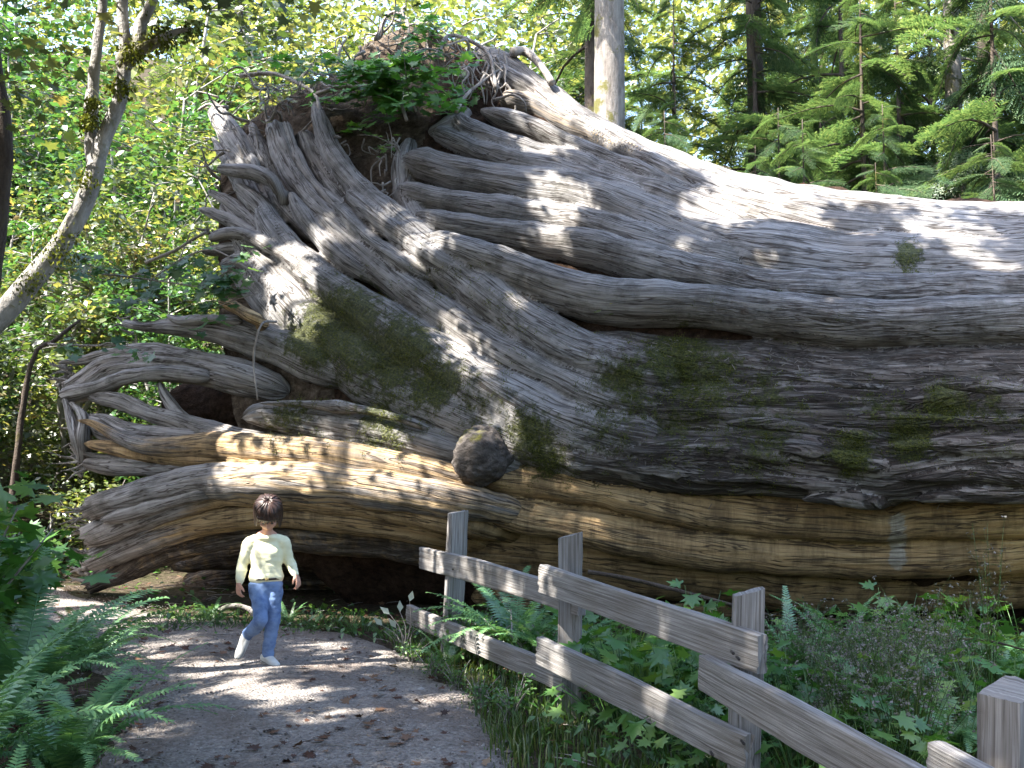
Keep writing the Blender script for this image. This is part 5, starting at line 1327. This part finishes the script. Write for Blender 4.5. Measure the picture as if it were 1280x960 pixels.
# trunks and conifers on the right
BT = thing('conifer', 'thick pale barked trunk rising just behind the top of the fallen cedar', 'tree', gz((765 - 640) / FPX * 19, 19))
m = MB(); limb(m, [(0, 0, -.5), (.0, 0, 3), (0.0, 0, 9), (.1, 0, 24)], [.40, .315, .29, .2], 26, n=90, rough=.05, seed=12); m.build('trunk', M_PALEBARK, BT)
m = MB(); rr_ = np.random.default_rng(99)
for k in range(46):
    V, F, A = branch_spray(rr_, 2.4, .5); a = rr_.uniform(0, 6.3); M_ = np.array([[math.cos(a), -math.sin(a), 0], [math.sin(a), math.cos(a), 0], [0, 0, 1]]); m.add(V @ M_.T + [0, 0, rr_.uniform(11, 24)], F)
m.build('crown', M_NEEDLE, BT)
q_ = [('dark thin trunk close behind the thick pale one, on its left', 741, 21.5, .21, M_DARKBARK, 9.0), ('dark trunk standing in the middle of the conifers', 952, 23, .26, M_DARKBARK, 8.0), ('pale sun flecked trunk near the right edge behind the cedar', 1206, 19, .20, M_PALEBARK, 5.5), ('narrow dark trunk between the pale trunk and the right edge', 1245, 24, .2, M_DARKBARK, 7.0)]
for i, (lab, px, Y, R, mt, z0) in enumerate(q_):
    x = (px - 640) / FPX * Y; tk, cr = conifer_proto(300 + i, 20, z0, 2.4, R, 26, dead=26)
    put2('conifer', lab, 'tree', (tk, cr), gz(x, Y), i, 1, (mt, M_NEEDLE), ('trunk', 'crown'))
HG = 'hemlocks with drooping boughs behind the fallen trunk'
hm_ = [put2('hemlock', 'hemlock with drooping feathery green boughs behind the fallen trunk', 'tree', conifer_proto(s, h, z, R_, .09, nb, dead=6), (0, 0, 0), 0, 1, (M_DARKBARK, M_NEEDLE), ('trunk', 'crown'), HG) for s, h, z, R_, nb in ((401, 8.5, .5, 2.6, 64), (402, 11, .6, 3.0, 66), (403, 13, .8, 3.2, 70))]
for i, (x, y, s) in enumerate([(4.6, 17.0, .85), (6.6, 18.5, .95), (8.6, 17.5, .9), (3.4, 20.5, .95), (5.4, 22.0, 1.1), (9.2, 21.5, 1.0), (1.6, 25.5, .9), (12.0, 24.5, 1.1), (7.0, 28, 1.0), (14.5, 30, 1.2), (-.5, 30.5, 1.0), (11, 35, 1.2), (4.5, 34, 1.1), (16, 21, 1.0), (-10, 36, 1.3), (-3.5, 36, 1.2), (3.9, 23.5, 1.0), (8.2, 24.5, 1.15), (6.4, 20.4, 1.0), (10.6, 18.2, .95), (2.9, 28.6, 1.15), (10.4, 27.6, 1.2), (7.6, 19.4, 1.0), (12.8, 20.6, 1.0)]):
    if i < 3: o = hm_[i]; o.location = gz(x, y); o.scale = (s,) * 3
    else: dup(hm_[i % 3], gz(x, y), r.uniform(0, 6.3), s)
YS = 'young hemlocks peeping over the fallen trunk'
yh = put2('young_hemlock', 'young hemlock with bright low boughs peeping over the fallen trunk', 'tree', conifer_proto(420, 6.5, .5, 2.0, .05, 84), (0, 0, 0), 0, 1, (M_DARKBARK, M_NEEDLE), ('trunk', 'crown'), YS)
for i, (x, y, s) in enumerate([(3.6, 14.6, .95), (5.3, 14.4, .9), (6.9, 14.2, .95), (8.2, 14.6, 1.0), (2.6, 16.8, 1.1), (4.6, 15.6, 1.05), (9.6, 15.5, 1.0), (6.1, 16.2, 1.1)]):
    if i == 0: yh.location = gz(x, y); yh.scale = (s,) * 3
    else: dup(yh, gz(x, y), r.uniform(0, 6.3), s)
US = 'shrubs among the conifer trunks'
ush = None
for i, (x, y, s) in enumerate([(2.4, 18, 1.2), (1.2, 20, 1.3), (3.8, 18.8, 1.3), (.2, 22, 1.4), (2.2, 22.5, 1.5), (5.6, 19.6, 1.3), (7.4, 20.2, 1.4), (9.4, 18.6, 1.3), (4.4, 24.5, 1.6), (6.6, 25.5, 1.7), (10, 23, 1.5), (1.6, 27, 1.7), (9, 26.5, 1.7), (12.5, 21.5, 1.5), (8.4, 15.6, .9), (3.0, 31, 2), (7, 31.5, 2), (11.5, 29.5, 2)]):
    o = dup(sh[i % 3], gz(x, y), r.uniform(0, 6.3), s, 'leafy shrub in the light between the conifer trunks', US)
# the far wooded rise, one mass of sunlit leaves and trunks
m = MB(); N_ = 150000
x = r.uniform(-42, 42, N_); y = r.uniform(36, 62, N_); c_ = fbm(x * .25, y * .25, 0, 95, 3)
z = hgt(x, y) + r.uniform(0, 1, N_) ** .9 * (17 + 7 * c_)
k = fbm(x * .4, y * .4, z * .4, 96, 3) > -.12; pos = np.stack([x, y, z], -1)[k]
rand_leaves(m, L_QUAD, pos, .40, .7, r)
tag(m.build('far_wood', M_FARLEAF), None, None, kind='stuff')

# the forest closing in behind the viewer
BG = 'hemlocks standing behind the viewer'
for x, y, s in [(-22, -6, 1.3), (-17, -12, 1.4), (-11, -15, 1.4), (-5, -14, 1.3), (1, -13, 1.4), (7, -13, 1.4), (12, -9, 1.4), (15, -3, 1.3), (17, 3, 1.3), (-26, 2, 1.3), (4, -18, 1.6), (-8, -20, 1.6), (13, -16, 1.6), (20, -8, 1.5), (-20, -18, 1.5), (9, -6.5, .9), (18, 9, 1.2), (-2, -9.5, .8)]:
    dup(hm_[int(abs(x)) % 3], gz(x, y), r.uniform(0, 6.3), s, 'hemlock standing behind the viewer, out of the picture', BG)
    dup(sh[int(abs(x)) % 3], gz(x * .9 + .6, y * .9), r.uniform(0, 6.3), 1.6, 'shrub behind the viewer, out of the picture', 'shrubs behind the viewer')
# ------------------------------------------------------------------ trees overhead, out of the picture, that dapple the light
SUNV = norm(np.array(SUND))
def ground_pt(px, py): return G(px, py)
SPOTS = []   # where sun comes through, as it lies in the photo: x, y, radius px
for t_ in [(690, 180, 18), (660, 172, 14), (705, 252, 27), (690, 228, 10), (925, 256, 48), (905, 268, 34), (945, 250, 36), (885, 258, 26), (665, 325, 22), (700, 292, 8), (860, 312, 9), (1000, 268, 24), (1150, 280, 14), (1230, 290, 14), (1255, 335, 24), (1080, 290, 10),
           (500, 285, 18), (522, 305, 22), (556, 318, 18), (410, 298, 9), (460, 306, 9), (372, 340, 20), (335, 330, 14), (385, 400, 26), (350, 385, 18), (620, 500, 18), (590, 478, 14), (560, 420, 12), (585, 432, 13), (655, 395, 10), (625, 535, 12),
           (285, 546, 18), (330, 552, 20), (372, 556, 16), (410, 560, 18), (455, 568, 16), (520, 582, 12), (310, 596, 18), (350, 602, 18), (400, 602, 20), (440, 608, 15), (490, 612, 16), (555, 626, 20), (690, 590, 16), (722, 602, 14), (690, 645, 10), (735, 658, 10), (625, 640, 8), (460, 530, 8), (505, 548, 8),
           (400, 130, 9), (275, 150, 9), (640, 110, 12), (700, 140, 16), (300, 200, 8), (1180, 300, 12), (960, 330, 10), (1060, 400, 8), (1200, 440, 8)]:
    SPOTS.append((P(t_[0], t_[1], float(D(t_[0], t_[1]))), t_[2] * float(D(t_[0], t_[1])) / FPX))
for x, y, s in [(500, 95, 26), (540, 112, 16), (465, 80, 14)]: SPOTS.append((P(x, y, float(D(x, y)) - .4), s * 12 / FPX))
for x, y, s in [(740, 150, 20), (770, 165, 22), (800, 176, 22), (830, 186, 22), (865, 198, 22), (900, 208, 24), (930, 217, 24), (960, 226, 24), (995, 232, 22), (1030, 236, 22), (1065, 240, 22), (1100, 243, 22), (1135, 246, 22), (1170, 248, 22), (1210, 250, 22), (1250, 252, 22), (1290, 253, 22), (710, 125, 16), (680, 105, 14)]:
    SPOTS.append((P(x, y - 4, float(D(x, y))), s * 10 / FPX))
for x, y, s in [(285, 842, 26), (310, 862, 22), (255, 838, 18), (190, 812, 22), (225, 806, 14), (340, 884, 9), (395, 872, 9), (60, 690, 20), (85, 712, 16), (150, 790, 16), (420, 900, 6), (560, 880, 10), (215, 770, 8), (410, 812, 10), (120, 760, 14), (690, 900, 6), (610, 850, 10)]:
    g = ground_pt(x, y); SPOTS.append((g, s * g[1] / FPX))
for x, y, Y, s in [(545, 700, 8.2, 10), (600, 718, 7.4, 7), (640, 735, 6.9, 7), (700, 735, 6.2, 7), (560, 785, 8.0, 9), (600, 800, 7.4, 6), (690, 725, 6.2, 8), (835, 898, 5.2, 9), (560, 660, 8.0, 8), (945, 822, 4.5, 6), (1180, 940, 3.0, 14), (720, 850, 6, 4), (336, 630, 7.45, 9), (85, 290, 6.6, 16), (120, 200, 6.6, 12), (60, 345, 6.6, 12), (152, 100, 6.6, 10), (70, 770, 4.6, 14), (110, 830, 4.5, 10), (30, 700, 5.5, 14), (20, 600, 7.4, 16), (850, 760, 7.2, 10), (800, 740, 7.2, 8), (600, 770, 7.3, 10)]:
    SPOTS.append((P(x, y, Y), s * Y / FPX))
SC_ = np.array([s[0] for s in SPOTS]); SR = np.array([s[1] for s in SPOTS])
r = np.random.default_rng(77)
tg = []
for _ in range(CLUMPS):
    if r.uniform() < .74:
        px = r.uniform(60, 1420); py = r.uniform(60, 790); yt = col(px)[0]
        if py < yt: continue
        tg.append(P(px, py, float(D(px, py))))
    else:
        x, y = r.uniform(-5.5, 3.5), r.uniform(2.0, 9.5); tg.append(np.array([x, y, r.choice([0, 0, .8])]))
tg = np.array(tg)
tt = r.uniform(5.5, 12.5, len(tg)); C = tg + SUNV * tt[:, None]
rad = r.uniform(.14, .32, len(tg))
qx, qy, f = proj(C)
# out of the picture, with room to step aside
okv = (qy < -150) | (qx < -420) | (f < .5)
dv = C[:, None] - SC_[None]
al = (dv * SUNV).sum(-1); dist = np.linalg.norm(dv - al[..., None] * SUNV, axis=-1)
lim = SR[None] * 1.0 + rad[:, None] * .9
free = (dist > lim).all(1)  # unseen clumps left out along sun rays, shaping the bright patches
C, rad = C[okv & free], rad[okv & free]
# give every clump to a tree
ST_ = np.array([(-13.5, 3.5), (-9.5, -1.0), (-6.0, -4.5), (-1.5, -3.2), (-15.0, 9.5), (-10.5, 6.8), (-5.2, 1.6), (2.5, -2.0)])
own = np.argmin(np.linalg.norm(C[:, None, :2] - ST_[None], axis=-1), 1)
LAB = ['tall maple beyond the left edge shading the trunk', 'maple behind the viewer to the left of the path', 'maple well behind the viewer', 'maple standing behind the viewer beside the path', 'maple on the slope left of the thicket', 'maple left of the forked one', 'maple overhanging the path from the left, nearest the ferns', 'maple behind the viewer to the right of the fence']
for k in range(len(ST_)):
    sel = own == k
    if sel.sum() < 8: continue
    c, rd = C[sel], rad[sel]
    b = np.array(gz(*ST_[k])); zc = c[:, 2].mean()
    t = thing('overhead_maple', LAB[k], 'tree', tuple(b))
    tk, cr = MB(), MB()
    ctop = c.mean(0) * .6 + np.array([b[0], b[1], zc]) * .4
    trunk_pts = [np.array([0, 0, -.3]), np.array([.05, .02, zc * .35 - b[2]]), (ctop - b) * [.5, .5, .8], ctop - b]
    limb(tk, trunk_pts, [.26, .21, .14, .06], 14, n=40, rough=.1, seed=k)
    nk = min(14, len(c)); cen = c[r.choice(len(c), nk, False)]
    for _ in range(5):
        a_ = np.argmin(np.linalg.norm(c[:, None] - cen[None], axis=-1), 1)
        cen = np.array([c[a_ == j].mean(0) if (a_ == j).any() else cen[j] for j in range(nk)])
    S = catmull(np.array(trunk_pts), 30)
    for j in range(nk):
        e = cen[j] - b; q = S[np.argmin(np.linalg.norm(S - e * [1, 1, .8], axis=1) + (np.arange(30) < 14) * 50)]
        limb(tk, [q, (q + e) / 2 + [0, 0, .3], e], [.045, .028, .014], 7, n=10)
        for ci in c[a_ == j]:
            limb(tk, [e, ci - b], [.008, .003], 3, n=2, cap=False)
    n = 22; i = np.repeat(np.arange(len(c)), n)
    v = r.normal(0, 1, (len(i), 3)); v = v / np.linalg.norm(v, axis=1)[:, None] * r.uniform(0, 1, len(i))[:, None] ** .45
    rand_leaves(cr, L_QUAD, c[i] - b + v * rd[i][:, None], .13, .7, r)
    tk.build('trunk', M_MOSSBARK, t); cr.build('crown', M_CANOPY, t)
# ------------------------------------------------------------------ camera, light, sky
cam = bpy.data.cameras.new('camera'); co = bpy.data.objects.new('camera', cam); COL.objects.link(co)
co.location = (0, 0, EYE); co.rotation_euler = (math.pi / 2 + TH, 0, 0)
cam.sensor_width = 36; cam.lens = 36 * FPX / 1280; cam.clip_end = 600; cam.clip_start = .05
SC.camera = co
SUN = norm(np.array(SUND))
sl = bpy.data.lights.new('sun', 'SUN'); sl.energy = 5.0; sl.angle = math.radians(.53); sl.color = (1, .955, .88)
so = bpy.data.objects.new('sun', sl); COL.objects.link(so)
so.rotation_euler = Vector(tuple(-SUN)).to_track_quat('-Z', 'Y').to_euler()
w = bpy.data.worlds.new('World'); SC.world = w; w.use_nodes = True
nt = w.node_tree
sky = nt.nodes.new('ShaderNodeTexSky'); sky.sky_type = 'NISHITA'; sky.sun_disc = False
sky.sun_elevation = math.asin(SUN[2]); sky.sun_rotation = math.atan2(SUN[0], SUN[1])
sky.air_density = 1.0; sky.dust_density = 2.0
bg = nt.nodes['Background']; bg.inputs[1].default_value = .15
nt.links.new(sky.outputs[0], bg.inputs[0])
SC.view_settings.view_transform = 'Standard'; SC.view_settings.look = 'None'; SC.view_settings.gamma = 1
SC.view_settings.exposure = EXPOSURE
SC.cycles.max_bounces = 8; SC.cycles.transmission_bounces = 4; SC.cycles.diffuse_bounces = 4; SC.cycles.glossy_bounces = 2
SC.cycles.sample_clamp_indirect = 6
SC.cycles.use_denoising = True
